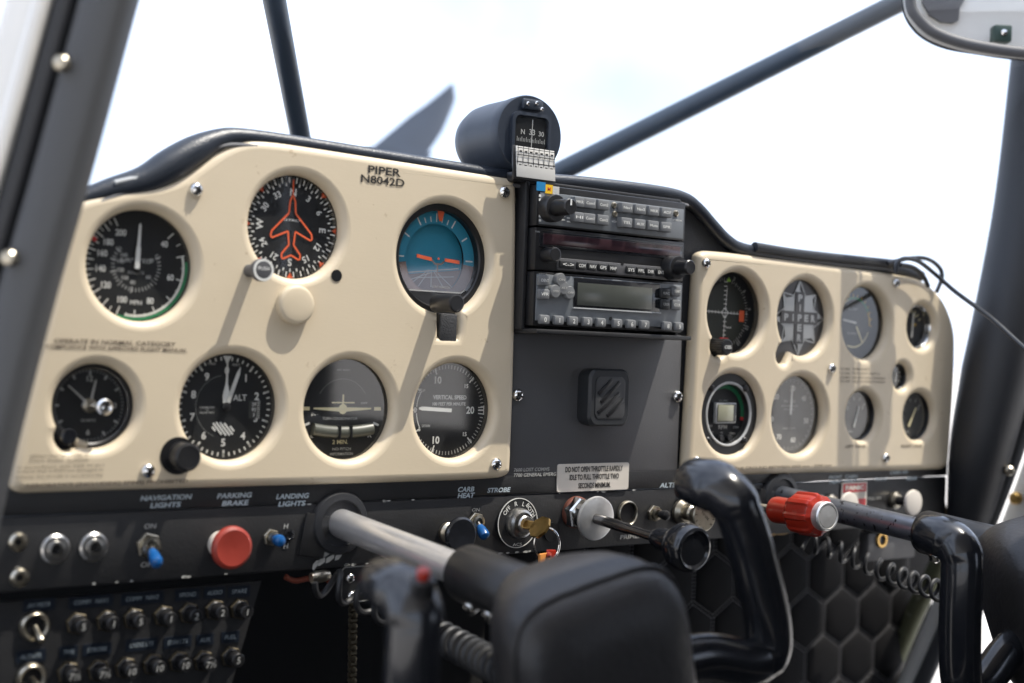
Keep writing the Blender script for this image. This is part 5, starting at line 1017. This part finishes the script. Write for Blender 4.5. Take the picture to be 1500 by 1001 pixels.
# antenna cable over the far glareshield
c = catmull([P(x, y, -.004) for x, y in [(1105, 362), (1160, 371), (1220, 378), (1280, 384), (1310, 387)]], 5)
b = MB(); b.tube(c, .0045, 12); tag(b.build('cable_sleeve', 'cable'), 'thick black cable sleeve lying on the glareshield above the smaller overlay', 'cable')
for lab, l, yy in [('thin black cable running from the glareshield end across the windshield post', [(1312, 400), (1314, 386), (1325, 379), (1345, 383), (1370, 402), (1400, 428), (1450, 465), (1500, 510), (1560, 560)], -.03), ('thin black cable looping up at the end of the glareshield', [(1300, 386), (1330, 379), (1356, 379), (1374, 390), (1380, 405), (1372, 428)], -.012), ('short black cable arching down at the end of the glareshield', [(1318, 388), (1338, 392), (1352, 404), (1360, 420)], -.015)]:
    b = MB(); b.tube(catmull([P(x, y, yy - max(0, x - 1380) * .0009) for x, y in l], 7), .0022, 8); tag(b.build('cable', 'cable'), lab, 'cable')

# propeller and engine cowling out front
tipc = P(664, 134, 1.4); midc = P(588, 222, 1.4); ax_ = (tipc - midc).normalized(); hubp = midc - ax_ * ((midc.x - .033) / ax_.x)
t = thing('propeller', 'dark grey propeller blade standing beyond the glareshield', 'propeller', hubp)
le = [P(x, y, 1.4) - hubp for x, y in [(505, 245), (540, 216), (570, 191), (594, 171), (618, 154), (638, 138), (650, 128), (656, 123.5)]]; te = [P(x, y, 1.4) - hubp for x, y in [(618, 252), (632, 225), (642, 210), (654, 191), (663, 171), (671, 151), (673, 141), (668, 129)]]
nn = Vector((-ax_.z, 0, ax_.x)); L_ = le[0].dot(ax_); M_ = te[0].dot(ax_)
LE = catmull([nn * .03, ax_ * L_ * .5 + nn * .05] + le, 5); TE = catmull([-nn * .03, ax_ * M_ * .5 - nn * .05] + te, 5)
for sgn, nm in ((1, 'blade'), (-1, 'blade')):
    b = MB(); vs_ = []; m_ = 9
    for a, c in zip(LE, TE):
        for j in range(m_): u = j / (m_ - 1); p = a.lerp(c, u); vs_.append(p * sgn + Vector((0, .012 * math.sin(math.pi * u) + (u - .5) * .03, 0)))
        for j in range(m_): u = 1 - j / (m_ - 1); p = a.lerp(c, u); vs_.append(p * sgn + Vector((0, -.006 * math.sin(math.pi * u) + (u - .5) * .03 - .001, 0)))
    k_ = 2 * m_; n = len(LE); b.add(vs_, [(i * k_ + j, i * k_ + (j + 1) % k_, (i + 1) * k_ + (j + 1) % k_, (i + 1) * k_ + j) for i in range(n - 1) for j in range(k_)] + [tuple(range(k_)), tuple((n - 1) * k_ + j for j in range(k_))]); fixn(b.build(nm, 'prop_paint', t, ang=50))
b = MB(); b.lathe([(.09, -.08), (.085, .02), (.06, .10), (.03, .15), (0, .16)], (0, 0, 0), (0, 1, 0), 32); b.build('spinner', 'cowl_paint', t)
b = MB(); secs = []
for y, hw, zt, zb in [(.475, .50, .165, -.50), (.8, .42, .14, -.46), (1.15, .32, .10, -.36), (1.30, .20, .06, -.22)]:
    secs.append((y, [(.033 + hw * math.copysign(abs(math.cos(a)) ** .7, math.cos(a)), (zt + zb) / 2 + (zt - zb) / 2 * math.copysign(abs(math.sin(a)) ** .7, math.sin(a))) for a in [2 * math.pi * k / 40 for k in range(40)]]))
b = loft(secs); o = fixn(b.build('engine_cowling', 'cowl_paint', ang=60)); tag(o, 'pale engine cowling ahead of the firewall, hidden behind the glareshield', 'cowling')
# windshield pane
b = MB(); nU, nV = 16, 8
lo_ = [(-.53, .02, .18), (-.40, .22, .20), (-.20, .33, .235), (.033, .36, .24), (.27, .33, .235), (.47, .22, .20), (.60, .02, .18)]
hi_ = [(-.53, -.51, .56), (-.40, -.52, .565), (-.20, -.525, .57), (.033, -.53, .57), (.27, -.525, .57), (.47, -.52, .565), (.60, -.51, .56)]
l1 = catmull([Vector(p) for p in lo_], 4); h1 = catmull([Vector(p) for p in hi_], 4); n = len(l1)
for v_ in range(nV + 1):
    u = v_ / nV
    for i in range(n): p = l1[i].lerp(h1[i], u); p = p + Vector((0, .07, .05)) * math.sin(math.pi * u); b.v.append(tuple(p))
b.f = [(j * n + i, j * n + i + 1, (j + 1) * n + i + 1, (j + 1) * n + i) for j in range(nV) for i in range(n - 1)]
o = b.build('windshield', 'plexiglass', ang=80); tag(o, 'clear curved windshield pane above the glareshield', 'windshield')
SC.render.engine = 'CYCLES'
